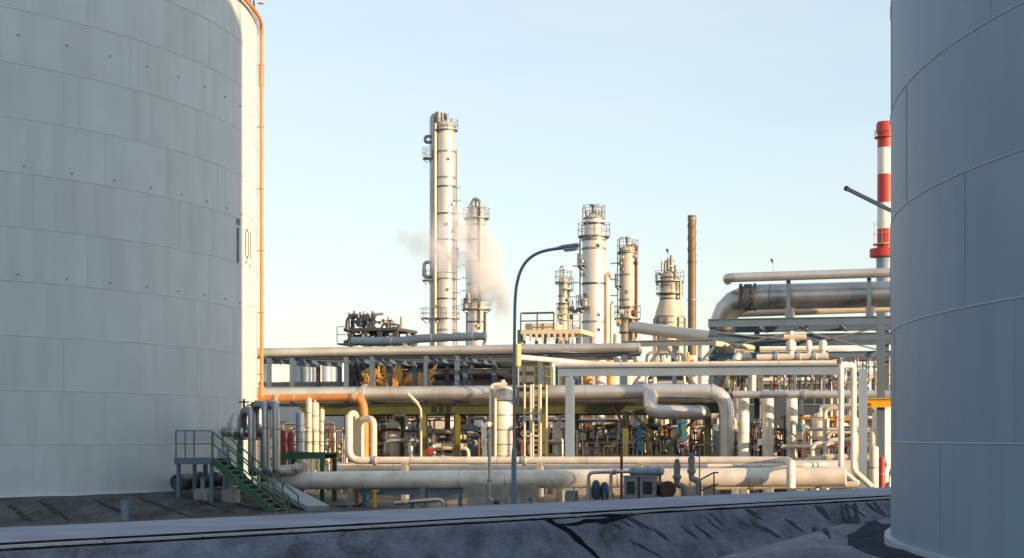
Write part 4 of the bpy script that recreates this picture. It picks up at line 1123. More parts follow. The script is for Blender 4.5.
# duct
zd_ = Z(800, 296.0, wa+1.2); wd_ = wa+1.2; rd = L(12.9, 800, wd_)
t = pipe_run('silver_duct', 'big silver pipe on the tall frame, elbowing down at its left end',
         [(S(912, wd_), wd_, zd_), (S(721, wd_), wd_+.2, zd_), (S(719, wd_), wd_+1.3, zt_-3.2)], rd, 'cladding_dull', 1.9, seg=28, bands=[7.2])
for x in (741, 755):
    q = V3((S(x, wd_), wd_, zd_)); mb = MB(); mb.cyl(q-Vector((.05,0,0)), q+Vector((.05,0,0)), rd*1.08, seg=28); part(mb, 'ring', 'steel_dark', t)
mb = MB(); q0, q1 = V3((S(744.5, wd_), wd_, zd_)), V3((S(751.5, wd_), wd_, zd_)); mb.cyl(q0, q1, rd*1.03, seg=28); part(mb, 'bellows', 'steel_dark', t)
for x in (790, 870):
    mb = MB(); q = (S(x, wd_), wd_-rd-.12, 0); mb.ibeam((q[0], q[1], zt_+.0), (q[0], q[1], Z(x, 277, wd_)), .26, .2, .03); part(mb, 'bracket', 'steel_blue', t)
    mb = MB(); mb.boxb((q[0]-.2, wd_-.5, zt_+.215), (q[0]+.2, wd_+.5, zd_-rd*.93)); part(mb, 'saddle', 'steel_grey', t)
zs_ = Z(800, 275, wa)
pipe_run('silver_pipe', 'slimmer silver pipe running above the big silver pipe', [(S(724, wa), wa+1.5, zs_-.05), (S(727, wa), wa, zs_-.05), (S(905, wa), wa, zs_+.02)], L(4.7, 800, wa), 'cladding', .5, seg=16, bands=[2, 4, 6.5])
pipe_run('under_pipe', 'cream pipe glimpsed right beneath the big silver pipe', [(S(735, wb), wb-1.0, Z(800, 314, wb)), (S(905, wb), wb-1.0, Z(800, 311.5, wb))], L(3.5, 800, wb), 'cream_pipe', .3)
# valve station on the frame's lowest level
w = 86.2
t = pipe_run('valve_station', 'white horizontal pipe with stacked valves inside the tall frame', px_path((757, 357.5, w), (828, 356, w)), L(3.6, 790, w), 'white_pipe', .2, flanges=[1, 2.1, 2.9], cat='valve station')
for x, yt, s_ in ((791, 331, 5), (809, 344, 3), (823, 347, 4)):
    q = P(x, 357, w); r = L(s_, x, w)
    mb = MB(); mb.lathe((q[0], q[1], q[2]), [(r*.6, 0), (r*.6, .3), (r, .35), (r, .75), (r*.5, .85), (r*.5, Z(x, yt, w)-q[2])], 12); part(mb, 'valve_body', 'white_pipe', t)
mb = MB(); q = V3(P(791, 337, w)); mb.cyl(q-Vector((.35,0,0)), q+Vector((.75,0,0)), L(3, 791, w), seg=12); part(mb, 'actuator', 'cream_pipe', t)
for x in (762, 795, 824):
    q = P(x, 357, w); mb = MB(); mb.bar((q[0], q[1], GZ-.05), (q[0], q[1], q[2]-.15), .12, .12); part(mb, 'stand', 'steel_grey', t)
t = pipe_run('cream_beam', 'cream slanting pipe at the left bay of the tall frame', px_path((714, 343.5, 87), (753, 347.5, 90)), L(2.9, 730, 87), 'cream_pipe', .2)
t = pipe_run('elbow_nozzle', 'white curved nozzle pipe at the left bay of the tall frame', px_path((735, 364, 87), (737, 356, 87), (752, 357, 88), (752, 395, 88)), L(4.2, 740, 87), 'white_pipe', .5, flanges=[.6])
# yellow crane beam
w = 77
t = thing('hoist_beam', 'bright yellow hoist beam beside the near tank edge', 'hoist beam', (S(880, w), w, GZ))
mb = MB(); mb.ibeam(P(866, 403, w), P(905, 402.5, w), L(9, 880, w), .3, .04); part(mb, 'beam', 'yellow_paint', t)
mb = MB(); mb.box(P(869, 407, w), (.2, .25, .35)); part(mb, 'trolley', 'rust', t)
for x in (880.5,):
    mb = MB(); s0 = S(x, w); mb.ibeam((s0, w+.35, GZ-.05), (s0, w+.35, Z(x, 312, w)), L(8.5, x, w), .34, .05); part(mb, 'post', 'steel_blue', t)

# ------------------------------------------------------------------ distillation columns and stacks
def ring_platform(t, s0, w, z, r0, r1, name='gallery', a0=0, a1=2*math.pi, m='steel_grey', h=1.1):
    mb = MB(); n = 28; v = []
    full = a1-a0 > 6.2
    for i in range(n+1):
        g = a0+(a1-a0)*i/n
        for rr, zz in ((r0, z-.12), (r1, z-.12), (r1, z), (r0, z)):
            v.append((s0+rr*math.cos(g), w+rr*math.sin(g), zz))
    mb.add(v, [(i*4+k, (i+1)*4+k, (i+1)*4+(k+1)%4, i*4+(k+1)%4) for i in range(n) for k in range(4)], False)
    for i in range(0, n+1, 7):
        g = a0+(a1-a0)*i/n
        mb.bar((s0+r0*math.cos(g), w+r0*math.sin(g), z-(r1-r0)*.9), (s0+r1*.97*math.cos(g), w+r1*.97*math.sin(g), z-.13), .08, .08)
    g_ = part(mb, name, m, t)
    mb = MB()
    for q in (h, h*.5):
        mb.ring((s0, w, z+q), r1, .028, n, 5, 'z', a0, a1)
    for i in range(0, n+1, 4):
        g = a0+(a1-a0)*i/n; mb.bar((s0+r1*math.cos(g), w+r1*math.sin(g), z), (s0+r1*math.cos(g), w+r1*math.sin(g), z+h), .045, .045)
    part(mb, 'railing', m, g_)
def ladder(t, s0, w, r, g, z0, z1):
    mb = MB(); c, s_ = math.cos(g), math.sin(g); R0 = r+.18
    for o in (-.25, .25):
        p = (s0+R0*c-o*s_, w+R0*s_+o*c); mb.bar((*p, z0), (*p, z1), .06, .06)
    n = int((z1-z0)/.45)
    for k in range(n):
        z = z0+.3+k*.45; mb.bar((s0+R0*c+.25*s_, w+R0*s_-.25*c, z), (s0+R0*c-.25*s_, w+R0*s_+.25*c, z), .03, .03)
    for k in range(int((z1-z0)/1.5)):
        mb.ring((s0+(R0+.3)*c, w+(R0+.3)*s_, z0+2+k*1.5), .38, .025, 10, 4)
    part(mb, 'ladder', 'steel_grey', t)
def tower(label, xc, wpx, ytop, w, m, plats=(), bands=(), pipes=(), ladders=(), cat='column', name='distillation_column', prof=None, ybase=None, top=True):
    s0 = S(xc, w); r = L(wpx/2, xc, w); z1 = Z(xc, ytop, w)
    t = thing(name, label, cat, (s0, w, GZ))
    mb = MB()
    if prof: mb.lathe((s0, w, 0), [(L(q/2, xc, w), Z(xc, y, w)) for q, y in prof], 28)
    else: mb.lathe((s0, w, 0), [(r, GZ-.05), (r, z1-r*.55), (r*.92, z1-r*.28), (r*.7, z1-r*.08), (r*.3, z1)], 28)
    part(mb, 'shell', m, t)
    for y in bands:
        rr = r
        if prof:
            for (qa, ya), (qb, yb) in zip(prof, prof[1:]):
                if min(ya, yb) <= y <= max(ya, yb) and ya != yb: rr = L((qa+(qb-qa)*(y-ya)/(yb-ya))/2, xc, w)
        z = Z(xc, y, w); mb = MB(); mb.lathe((s0, w, z), [(rr+.07, -.09), (rr+.07, .09)], 28); part(mb, 'stiffener_ring', 'steel_dark' if random.random() < .5 else 'steel_grey', t)
    for (y, q, a0, a1) in plats:
        ring_platform(t, s0, w, Z(xc, y, w), L(q[0]/2, xc, w), L(q[1]/2, xc, w), 'gallery', a0, a1)
    for pts, rp, mm in pipes:
        mb = MB(); mb.tube([(s0+L(a, xc, w), w+L(b, xc, w), Z(xc, y, w)) for a, b, y in pts], L(rp, xc, w), L(rp*2.2, xc, w), 12); part(mb, 'pipe', mm, t)
    for g, ya, yb in ladders: ladder(t, s0, w, r, g, Z(xc, yb, w), Z(xc, ya, w))
    if top:
        mb = MB(); mb.cyl((s0, w, z1-.1), (s0, w, z1+.7), r*.22, seg=10); mb.cyl((s0, w, z1+.7), (s0, w, z1+.85), r*.34, seg=10); part(mb, 'top_nozzle', 'steel_grey', t)
    return t
TWO = 2*math.pi
D_ = 355  # rows below this are hidden behind the racks
def nozzles(t, xc, wpx, w, ys):
    s0 = S(xc, w); r = L(wpx/2, xc, w)
    for y in ys:
        g = random.uniform(-2.6, -.4); z = Z(xc, y, w); c, s_ = math.cos(g), math.sin(g)
        mb = MB(); mb.cyl((s0+r*.9*c, w+r*.9*s_, z), (s0+(r+.2)*c, w+(r+.2)*s_, z), .13, seg=10); mb.cyl((s0+(r+.2)*c, w+(r+.2)*s_, z), (s0+(r+.28)*c, w+(r+.28)*s_, z), .2, seg=10)
        part(mb, 'manhole', random.choice(['steel_grey', 'tower_tan', 'tower_shell']), t)
w = 186
t = tower('tallest silver column with a big side pipe, left of the plant', 446, 18, 121, w, 'tower_shell',
      plats=[(130, (18, 24), 0, TWO), (318, (17, 27), 0, TWO), (258, (18, 25), -.9, 1.0), (231, (18, 24), -.6, 1.0)], bands=(127, 152, 178, 187, 214, 240, 273, 279, 299, 330),
      pipes=[([(-13.5, 0, D_), (-13.5, 0, 116), (-6, 0, 115), (-3, 0, 122)], 3.6, 'cladding_dull'), ([(-9, -7.5, D_), (-9, -7.5, 124)], 1.7, 'tower_tan'),
             ([(-14, -3, 142), (-21, -3, 142), (-21, -3, 136), (-14, -3, 136)], 1.6, 'steel_grey'), ([(-14, -3, 277), (-22, -3, 277), (-22, -3, 262), (-14, -3, 262)], 1.8, 'steel_grey'),
             ([(11, 0, D_), (11, 0, 150)], .7, 'steel_grey')],
      ladders=[(-.25, 190, 350)])
nozzles(t, 446, 18, w, (160, 205, 225, 250, 265, 290, 306, 322))
s0 = S(446, w)
for (dx, yt, yb, rp) in ((-7, 112, 123, 3), (-3, 113, 121, 1.6), (2, 116, 122, 1.0), (7, 119, 130, .7), (-12, 150, 156, 2.2)):
    mb = MB(); mb.cyl((s0+L(dx, 446, w), w-.3, Z(446, yb, w)), (s0+L(dx, 446, w), w-.3, Z(446, yt, w)), L(rp, 446, w), seg=10); part(mb, 'vent', 'steel_grey', t)
ring_platform(t, S(431, w), w, Z(431, 158, w), .35, .95)
ring_platform(t, S(431, w), w, Z(431, 318, w), .45, 1.15)
ring_platform(t, S(431, w), w, Z(431, 280, w), .45, 1.0)
w = 192
t = tower('second silver column half veiled by steam, railed gallery at its top', 476.5, 17, 206, w, 'tower_shell',
      plats=[(218, (17, 26), 0, TWO), (309, (17, 30), 0, TWO)], bands=(225, 240, 262, 284, 300, 322),
      pipes=[([(6, -8, 330), (6, -8, 202), (0, -8, 199), (-4, -8, 207)], 1.5, 'steel_grey'), ([(9.5, -2, D_), (9.5, -2, 312)], 1.2, 'steel_dark'), ([(-9.5, -2, D_), (-9.5, -2, 312)], .9, 'steel_grey')],
      ladders=[(-2.6, 215, 308)])
nozzles(t, 476.5, 17, w, (235, 300, 318, 326))
for (dx, dy) in ((-8, 205), (-4, 200), (8, 206)):
    mb = MB(); mb.bar((S(476.5+dx, w), w, Z(476, 218, w)), (S(476.5+dx, w), w, Z(476, dy, w)), .1, .1); part(mb, 'mast', 'steel_grey', t)
for (x, y, r0) in ((468, 298, 3.5), (465, 303, 2.4), (482, 296, 3)):
    mb = MB(); mb.cyl(P(x, y+5, w-1.2), P(x, y-5, w-1.2), L(r0, x, w), L(r0*.6, x, w), seg=10); part(mb, 'valve', 'steel_grey', t)
w = 150
t = tower('widest pale column with a ring gallery, centre of the plant', 594, 24, 214, w, 'tower_shell',
      plats=[(236, (20, 32), 0, TWO), (218, (14, 22), 0, TWO), (308, (24, 36), 2.2, 4.6), (266, (24, 33), 2.4, 4.0)], bands=(224, 240, 249, 284, 322), prof=[(23, D_+30), (23, 238), (23, 237), (20, 234), (20, 219), (15, 216), (8, 214)],
      pipes=[([(13.5, -2, D_), (13.5, -2, 276), (17, -2, 273), (18, -2, 279)], 1.9, 'tower_tan'), ([(-9.5, -9, 236), (-9.5, -9, 209), (-7, -9, 209)], .6, 'steel_grey'), ([(18, -2, D_), (18, -2, 305), (20, -2, 302)], 1.3, 'tower_tan')],
      ladders=[(3.5, 240, 305), (3.3, 312, 350)])
nozzles(t, 594, 23, w, (246, 262, 275, 296, 315, 330))
for dx, yt in ((-7, 210), (0, 213), (6, 211), (9, 208), (-3, 212)):
    mb = MB(); q = S(594+dx, w); mb.cyl((q, w-.3, Z(594, 220, w)), (q, w-.3, Z(594, yt, w)), .1, seg=6); part(mb, 'vent', 'steel_grey', t)
mb = MB(); mb.cyl(P(584, 306, w-1.2), P(584, 299, w-1.2), .35, seg=10); part(mb, 'reboiler_pot', 'steel_grey', t)
w = 156
t = tower('tan column with a dark curved overhead pipe, right of the widest column', 627.5, 16, 246, w, 'tower_tan',
      plats=[(318, (16, 26), 0, TWO), (286, (16, 25), 2.2, 3.9), (252, (16, 21), 0, TWO)], bands=(252, 275, 300, 308, 333),
      pipes=[([(9.5, -2, D_), (9.5, -2, 247), (6, -3, 244), (2, -3, 249)], 1.2, 'rust'), ([(-7, -4, 262), (-7, -4, 238), (-3, -4, 238)], .6, 'steel_grey'), ([(6, -8, D_), (6, -8, 318)], 1.3, 'rust')], ladders=[(3.4, 254, 317)])
nozzles(t, 627.5, 16, w, (258, 264, 270, 292, 312, 325))
for (x, y, rr) in ((634, 256, 2.2), (635, 263, 1.8), (621, 312, 3), (633, 313, 3.5), (618, 322, 3)):
    mb = MB(); mb.cyl(P(x-1.5, y, w-1.6), P(x+2.5, y, w-1.6), L(rr, x, w), seg=8); part(mb, 'fitting', random.choice(['steel_dark', 'tower_tan', 'rust']), t)
w = 172
t = tower('slim short column with two small galleries beside the lamp head', 563.5, 9.5, 277, w, 'tower_tan',
      plats=[(282, (9, 17), 0, TWO), (289, (9, 20), -1.2, 1.6), (314, (9, 14), 0, TWO)], bands=(296, 304, 321),
      pipes=[([(-2, -5, 282), (-2, -5, 267), (1, -5, 267)], .8, 'steel_grey'), ([(6, -1, D_), (6, -1, 290)], 1.0, 'steel_grey'), ([(9.5, -1, D_), (9.5, -1, 300)], .7, 'steel_dark')], ladders=[(.2, 290, 345)])
nozzles(t, 563.5, 9.5, w, (293, 300, 309, 318))
for (x, y) in ((572, 309), (575, 312), (571, 317)):
    mb = MB(); mb.cyl(P(x-2, y, w), P(x+2, y, w), L(2.6, x, w), seg=10); part(mb, 'fitting', 'steel_dark', t)
# heater with stepped cone
w = 196
t = tower('stepped furnace tower with round galleries and a truncated cone base', 669.5, 30, 268, w, 'tower_tan', cat='furnace', name='furnace',
      prof=[(29, D_), (29, 318), (28, 313), (19, 299), (19, 288), (18, 287), (18, 275), (10, 271), (9, 262)],
      plats=[(293, (19, 27), 0, TWO), (281, (18, 29), 0, TWO)], bands=(323, 317, 299, 295, 286, 278, 268))
for dx, yt, yb in ((-6, 262, 272), (0, 259, 270), (3, 256, 266), (7, 266, 280), (-11, 274, 286), (12, 280, 300), (-3, 263, 272)):
    mb = MB(); q = S(669.5+dx, w); mb.cyl((q, w-.8, Z(669, yb, w)), (q, w-.8, Z(669, yt, w)), L(1.4, 669, w), seg=8); part(mb, 'vent', random.choice(['steel_grey', 'tower_tan']), t)
mb = MB(); q0, q1 = P(657, 274, w), P(667, 275, w); mb.cyl(q0, q1, .14, seg=8); part(mb, 'davit', 'steel_grey', t)
for k in range(8):
    g = TWO*k/8; mb = MB(); q = S(669.5, w); r = L(15.5, 669, w); mb.bar((q+r*math.cos(g), w+r*math.sin(g), GZ), (q+r*math.cos(g), w+r*math.sin(g), Z(669, 318, w)), .2, .2); part(mb, 'buckstay', 'steel_grey', t)
# stack with helical strakes
w = 205
t = tower('plain brown smokestack with spiral strakes at its top', 692, 8.4, 217, w, 'stack_brown', cat='smokestack', name='smokestack',
          prof=[(8.6, D_), (8.2, 300), (8.0, 217), (8.6, 217), (8.6, 215.5), (6, 215.5)], bands=(219, 262, 300), top=False)
s0 = S(692, w); r = L(4.0, 692, w)
for k in range(3):
    mb = MB(); v = []
    n = 40
    for i in range(n+1):
        g = TWO*k/3+i/n*TWO*1.1; z = Z(692, 256-38*i/n, w)
        for rr, dz in ((r*.95, -.1), (r*1.13, 0), (r*.95, .1)): v.append((s0+rr*math.cos(g), w+rr*math.sin(g), z+dz))
    mb.add(v, [(i*3+j, (i+1)*3+j, (i+1)*3+j+1, i*3+j+1) for i in range(n) for j in range(2)], False); part(mb, 'strake', 'stack_brown', t)
# red and white chimney
w = 300
xc = 885.5; s0 = S(xc, w); r = L(8.0, xc, w)
t = thing('chimney', 'red and white banded chimney half hidden by the near tank', 'chimney', (s0, w, GZ))
rows = [(436, 267, 'steel_pale', 1.15), (251, 229, 'red_paint', 1.04), (229, 203, 'stack_white', 1.03), (203, 174.5, 'red_paint', 1.02), (174.5, 148, 'stack_white', 1.01), (148, 123, 'red_paint', 1.0)]
for yb, yt, m, q in rows:
    zb_, z_ = Z(xc, yb, w), Z(xc, yt, w)
    if yb == 436: zb_, z_ = GZ, Z(xc, 251, w)
    mb = MB(); mb.lathe((s0, w, 0), [(r*q, zb_), (r*(q-.01), z_)], 28); part(mb, 'band', m, t)
mb = MB(); mb.lathe((s0, w, 0), [(r*1.15, Z(xc, 133, w)), (r*1.15, Z(xc, 125, w)), (r*1.0, Z(xc, 122, w)), (r*.8, Z(xc, 122, w))], 28); part(mb, 'rim', 'red_paint', t)
mb = MB(); mb.lathe((s0, w, 0), [(r*1.02, Z(xc, 257.5, w)), (r*1.95, Z(xc, 257, w)), (r*1.95, Z(xc, 249, w)), (r*1.02, Z(xc, 248.5, w))], 28); part(mb, 'collar', 'red_paint', t)
ring_platform(t, s0, w, Z(xc, 244, w), r, r*1.55, m='rail_pale', h=3.6)
ring_platform(t, s0, w, Z(xc, 137, w), r, r*1.4, m='red_paint', h=1.0)
# ------------------------------------------------------------------ fin-fan bank at upper left with its pipes
w = 118
t = thing('cooler_bank', 'dark tangled air cooler bank with upright stubs above the left rack', 'air cooler', (S(372, w), w, GZ))
zb_ = Z(370, 343, w)
for x in (351, 366, 380, 396):
    for dw in (0, 4):
        mb = MB(); s0 = S(x, w); mb.bar((s0, w+dw, GZ-.05), (s0, w+dw, Z(x, 330, w)), .3, .3); part(mb, 'post', 'steel_dark', t)
for y in (343, 331):
    mb = MB(); mb.boxb((S(345, w), w-.3, Z(370, y, w)), (S(399, w), w+4.3, Z(370, y, w)+.22)); part(mb, 'deck', 'steel_dark', t)
mb = MB(); rail(mb, [(S(339, w), w-.4, zb_), (S(351, w), w-.4, zb_)], 1.2, .7, .03); part(mb, 'railing', 'steel_dark', t)
mb = MB(); mb.boxb((S(339, w), w-.4, zb_-.12), (S(351, w), w+1.5, zb_)); part(mb, 'landing', 'steel_dark', t)
rs = random.Random(3)
for k, (x, yt, rp, m) in enumerate(((349, 316, 2, 'steel_dark'), (356, 309.5, 1.2, 'steel_grey'), (358.5, 313, 2, 'steel_dark'), (363.5, 311, 1.2, 'steel_grey'), (366.5, 310, 1.3, 'cream_pipe'), (368, 316, 1.9, 'steel_grey'),
                                   (372.5, 310.5, 1.4, 'steel_grey'), (376, 321, 2.3, 'steel_dark'), (380, 319, 2.6, 'steel_grey'), (386, 316, 2.4, 'cream_pipe'), (389, 314, 2.6, 'tower_tan'), (393, 323, 2.6, 'steel_dark'), (397, 334, 2.4, 'steel_grey'))):
    mb = MB(); dw = rs.uniform(0, 3); mb.cyl((S(x, w), w+dw, Z(x, 331, w)), (S(x, w), w+dw, Z(x, yt, w)), L(rp, x, w), L(rp*.8, x, w), seg=8); part(mb, 'stub', m, t)
for k in range(70):
    x = rs.uniform(346, 394); y = rs.uniform(314 if x < 376 else 321, 342); mb = MB(); ln = rs.uniform(3, 11)
    mb.cyl(P(x, y, w-.3+rs.uniform(0, 2)), P(x+ln, y+rs.uniform(-1.5, 1.5), w-.3+rs.uniform(0, 2)), L(rs.uniform(.7, 2), x, w), seg=8); part(mb, 'branch_pipe', rs.choice(['steel_dark', 'steel_dark', 'steel_grey', 'cladding_dull', 'tower_tan']), t)
for x, yt in ((350, 313), (355, 311), (361, 312), (368, 313), (374, 313), (384, 319), (391, 320)):
    mb = MB(); mb.bar((S(x, w), w-.2, Z(x, 331, w)), (S(x, w), w-.2, Z(x, yt, w)), .1, .1); part(mb, 'upright', 'steel_dark', t)
mb = MB(); mb.bar(P(348, 318, w-.2), P(376, 318, w-.2), .1, .1); part(mb, 'top_rail', 'steel_dark', t)
mb = MB(); mb.tube(px_path((347, 330, w-.5), (347, 320, w-.5), (352, 314.5, w-.5), (358, 316, w-.5)), L(1.9, 350, w), .6, 10); part(mb, 'bend', 'steel_dark', t)
w = 114
pipe_run('overhead_pipe', 'blue-grey pipe running right from the cooler bank behind the columns', px_path((352, 341, w), (402, 341, w), (420, 338.5, w), (486, 336, w)), L(4.2, 400, w), 'steel_blue', .8, bands=[3, 6, 9],
         feet=[(S(x, w), w, GZ-.05, Z(x, 343, w)) for x in (405, 484)])
# pale sloping trunk pipe
w = 112
pipe_run('trunk_pipe', 'fat cream pipe sloping down to the right behind the truss', [P(634, 327, 118), P(716, 338, 106), P(760, 352, 106)], L(6.2, 670, w), 'cream_pipe', .6, seg=18, bands=[3, 6],
         feet=[(P(655, 330, 115)[0], P(655, 330, 115)[1], GZ-.05, Z(655, 333, 115)), (P(700, 336, 108)[0], P(700, 336, 108)[1], GZ-.05, Z(700, 341, 108))])
# timber-coloured railed structure beside the lamp
w = 97
t = thing('railed_module', 'tan railed steel module just right of the lamp pole above the rack', 'platform module', (S(540, w), w, GZ))
zd = Z(540, 330, w)
for x in (524, 545, 566, 580):
    for dw in (0, 3): mb = MB(); s0 = S(x, w); mb.bar((s0, w+dw, GZ-.05), (s0, w+dw, zd-.3), .16, .16); part(mb, 'post', 'steel_grey', t)
mb = MB(); mb.boxb((S(522, w), w-.3, zd-.25), (S(582, w), w+3.3, zd)); part(mb, 'deck', 'cream_pipe', t)
mb = MB(); mb.boxb((S(523, w), w+.4, zd+.01), (S(553, w), w+2.5, zd+.42)); part(mb, 'housing', 'cream_pipe', t)
mb = MB(); rail(mb, [(S(522, w), w-.3, zd), (S(555, w), w-.3, zd)], 1.0, .9, .04); rail(mb, [(S(524, w), w-.3, zd+.95), (S(556, w), w-.3, zd+.95)], .0, .8, .03, False); part(mb, 'railing', 'steel_dark', t)
mb = MB(); rail(mb, [(S(558, w), w-.3, zd), (S(582, w), w-.3, zd)], .9, .7, .035); part(mb, 'railing', 'rail_pale', t)
for k in range(9):
    x = 526+k*6; mb = MB(); mb.bar((S(x, w), w-.33, Z(x, 341, w)), (S(x, w), w-.33, zd-.26), .14, .12); part(mb, 'hanger', 'cream_pipe', t)
mb = MB(); mb.cyl(P(521, 344, w), P(521, 330, w), .22, seg=10); part(mb, 'drum', 'steel_grey', t)
# vertical exchangers in orange and white behind the upper rack
for k, (x, wp, m, yt) in enumerate(((566, 9, 'tan_vessel', 347), (577, 10, 'white_pipe', 350), (588, 9, 'tan_vessel', 346), (600, 10, 'white_pipe', 349), (611, 9, 'tan_vessel', 351), (664, 10, 'cream_pipe', 358), (688, 12, 'tan_vessel', 356))):
    vessel('exchanger_shell', ['leftmost orange exchanger shell behind the upper rack', 'white exchanger shell between the left and middle orange ones', 'middle orange exchanger shell behind the upper rack', 'white exchanger shell right of the middle orange one',
            'right orange exchanger shell next to the white bow pipe', 'cream exchanger shell seen through the truss', 'orange exchanger shell seen through the right truss bay'][k], x, yt, None, wp, 99+.5*k, m, bands=4)

# ------------------------------------------------------------------ buildings behind the plant
def building(label, x0, x1, ytop, w, depth, m, roofm, wins=(), panels=0, name='plant_building', group=None, band=None):
    a, b = S(x0, w), S(x1, w); z1 = Z((x0+x1)/2, ytop, w)
    t = thing(name, label, 'building', ((a+b)/2, w, GZ), group)
    mb = MB(); mb.boxb((a, w, GZ-.05), (b, w+depth, z1)); part(mb, 'wall', m, t)
    mb = MB(); mb.boxb((a-.25, w-.25, z1+.003), (b+.25, w+depth+.25, z1+.3)); part(mb, 'roof', roofm, t)
    if panels:
        pw = (b-a)/panels
        pm = MB(); n = 6
        for i in range(n):
            pm.boxb((pw*i/n+.02, -.05, 0), (pw*(i+.55)/n, -.002, z1-GZ-.05))
        me = mesh_of(pm, (0,0,0), 'cladding_panel'); me.materials.append(MATS[m])
        for i in range(panels):
            o = bpy.data.objects.new('cladding_panel', me); COL.objects.link(o); o.parent = t
            o.location = (a+pw*i-(a+b)/2, 0, 0)
    for (xa, xb, ya, yb) in wins:
        p0, p1 = S(xa, w), S(xb, w); q1, q0 = Z(xa, ya, w), Z(xa, yb, w)
        mb = MB(); mb.boxb((p0, w-.12, q0), (p1, w-.055, q1)); wf_ = part(mb, 'window', 'steel_pale', t)
        n = max(1, int((p1-p0)/1.1))
        for i in range(n):
            mb = MB(); e0, e1 = p0+(p1-p0)*i/n+.06, p0+(p1-p0)*(i+1)/n-.06
            mb.boxb((e0, w-.15, q0+.08), (e1, w-.121, q1-.08)); part(mb, 'pane', 'window_glass', wf_)
    return t
building('long dark blue clad compressor house behind the upper rack', 346, 513, 357, 140, 14, 'wall_blue', 'roof_grey', panels=9, wins=[(432, 452, 371, 379), (470, 500, 368, 378)])
building('low white building seen under the rack left of the drum', 384, 446, 417, 126, 7, 'wall_white', 'roof_grey', wins=[(390, 402, 424, 432), (410, 420, 424, 432)])
building('low dark clad building behind the rack at centre', 449, 560, 411, 131, 8, 'wall_blue', 'roof_grey', wins=[(455, 475, 416, 424), (520, 540, 416, 424)])  # walls darkened in colour to suggest deep shade under the rack
building('white low building behind the rack right of centre', 548, 612, 419, 122, 6, 'wall_white', 'roof_grey', wins=[(556, 566, 428, 438)])
building('long dark shed behind the right half of the rack', 600, 735, 400, 134, 9, 'wall_blue', 'roof_grey', panels=7, wins=[(640, 660, 412, 420)])
building('dark switch house far right behind the drop pipes', 730, 905, 384, 138, 10, 'wall_blue', 'roof_grey', wins=[(745, 765, 395, 405), (800, 830, 395, 405)])
building('pale low shed behind the orange header at left', 262, 345, 385, 150, 8, 'wall_white', 'roof_grey', wins=[(312, 330, 390, 396)])
for k, (x, wp, yt) in enumerate(((272, 18, 360), (296, 9, 359), (305, 12, 358), (317, 10, 357), (326, 13, 359), (341, 11, 355))):
    w = 170+k*2
    s0 = S(x, w); r = L(wp/2, x, w)
    m = ['white_pipe', 'steel_pale', 'steel_blue', 'white_pipe', 'steel_pale', 'white_pipe'][k]
    t = thing('silo', ['leftmost, widest white silo far behind the left rack', 'slim pale silo second from left far behind the left rack', 'blue-grey silo third from left far behind the left rack', 'white silo fourth from left far behind the left rack', 'pale silo fifth from left far behind the left rack', 'rightmost white silo far behind the left rack'][k], 'silo', (s0, w, GZ))
    mb = MB(); zz = Z(x, yt, w); mb.lathe((s0, w, 0), [(r, GZ-.05), (r, zz-.6), (r*.3, zz)], 20); part(mb, 'shell', m, t)
    mb = MB(); mb.ring((s0, w, zz-.5+1.0), r, .05, 20, 4)
    for q in range(10): mb.bar((s0+r*math.cos(q*.628), w+r*math.sin(q*.628), zz-.6), (s0+r*math.cos(q*.628), w+r*math.sin(q*.628), zz+.5), .06, .06)
    part(mb, 'railing', 'steel_grey', t)
# second rack behind, painted dark to stand in for shade between the levels
w = 104
t = thing('back_rack', 'dark lattice pipe rack standing behind the green one', 'pipe rack', (S(430, w), w, GZ))
zz = [Z(430, y, w) for y in (362, 372, 383)]
for x in range(352, 520, 24):
    for dw in (0, 5):
        mb = MB(); s0 = S(x, w); mb.ibeam((s0, w+dw, GZ-.05), (s0, w+dw, zz[0]+.3), .25, .25, .03); part(mb, 'post', 'steel_dark', t)
for z in zz:
    for dw in (0, 5):
        mb = MB(); mb.ibeam((S(350, w), w+dw-.2, z), (S(518, w), w+dw-.2, z), .3, .2, .03); part(mb, 'beam', 'steel_dark', t)
for k, x in enumerate(range(352, 376, 6)):
    mb = MB(); mb.bar(P(x, 387, w-.35), P(x+6, 362, w-.35), .12, .12); part(mb, 'lattice', 'steel_dark', t)
    mb = MB(); mb.bar(P(x+6, 387, w-.5), P(x, 362, w-.5), .12, .12); part(mb, 'lattice', 'steel_dark', t)
for k in range(6):
    z = zz[k % 3]+.4; ww = w+.5+(k//3)*1.3; r = rs.uniform(.12, .26)
    pipe_run('back_rack_pipe', 'dark pipe bundled along the back rack', [(S(350, ww), ww, z), (S(518, ww), ww, z)], r, rs.choice(['steel_dark', 'steel_dark', 'steel_blue']), .2, group='pipes on the dark back rack')

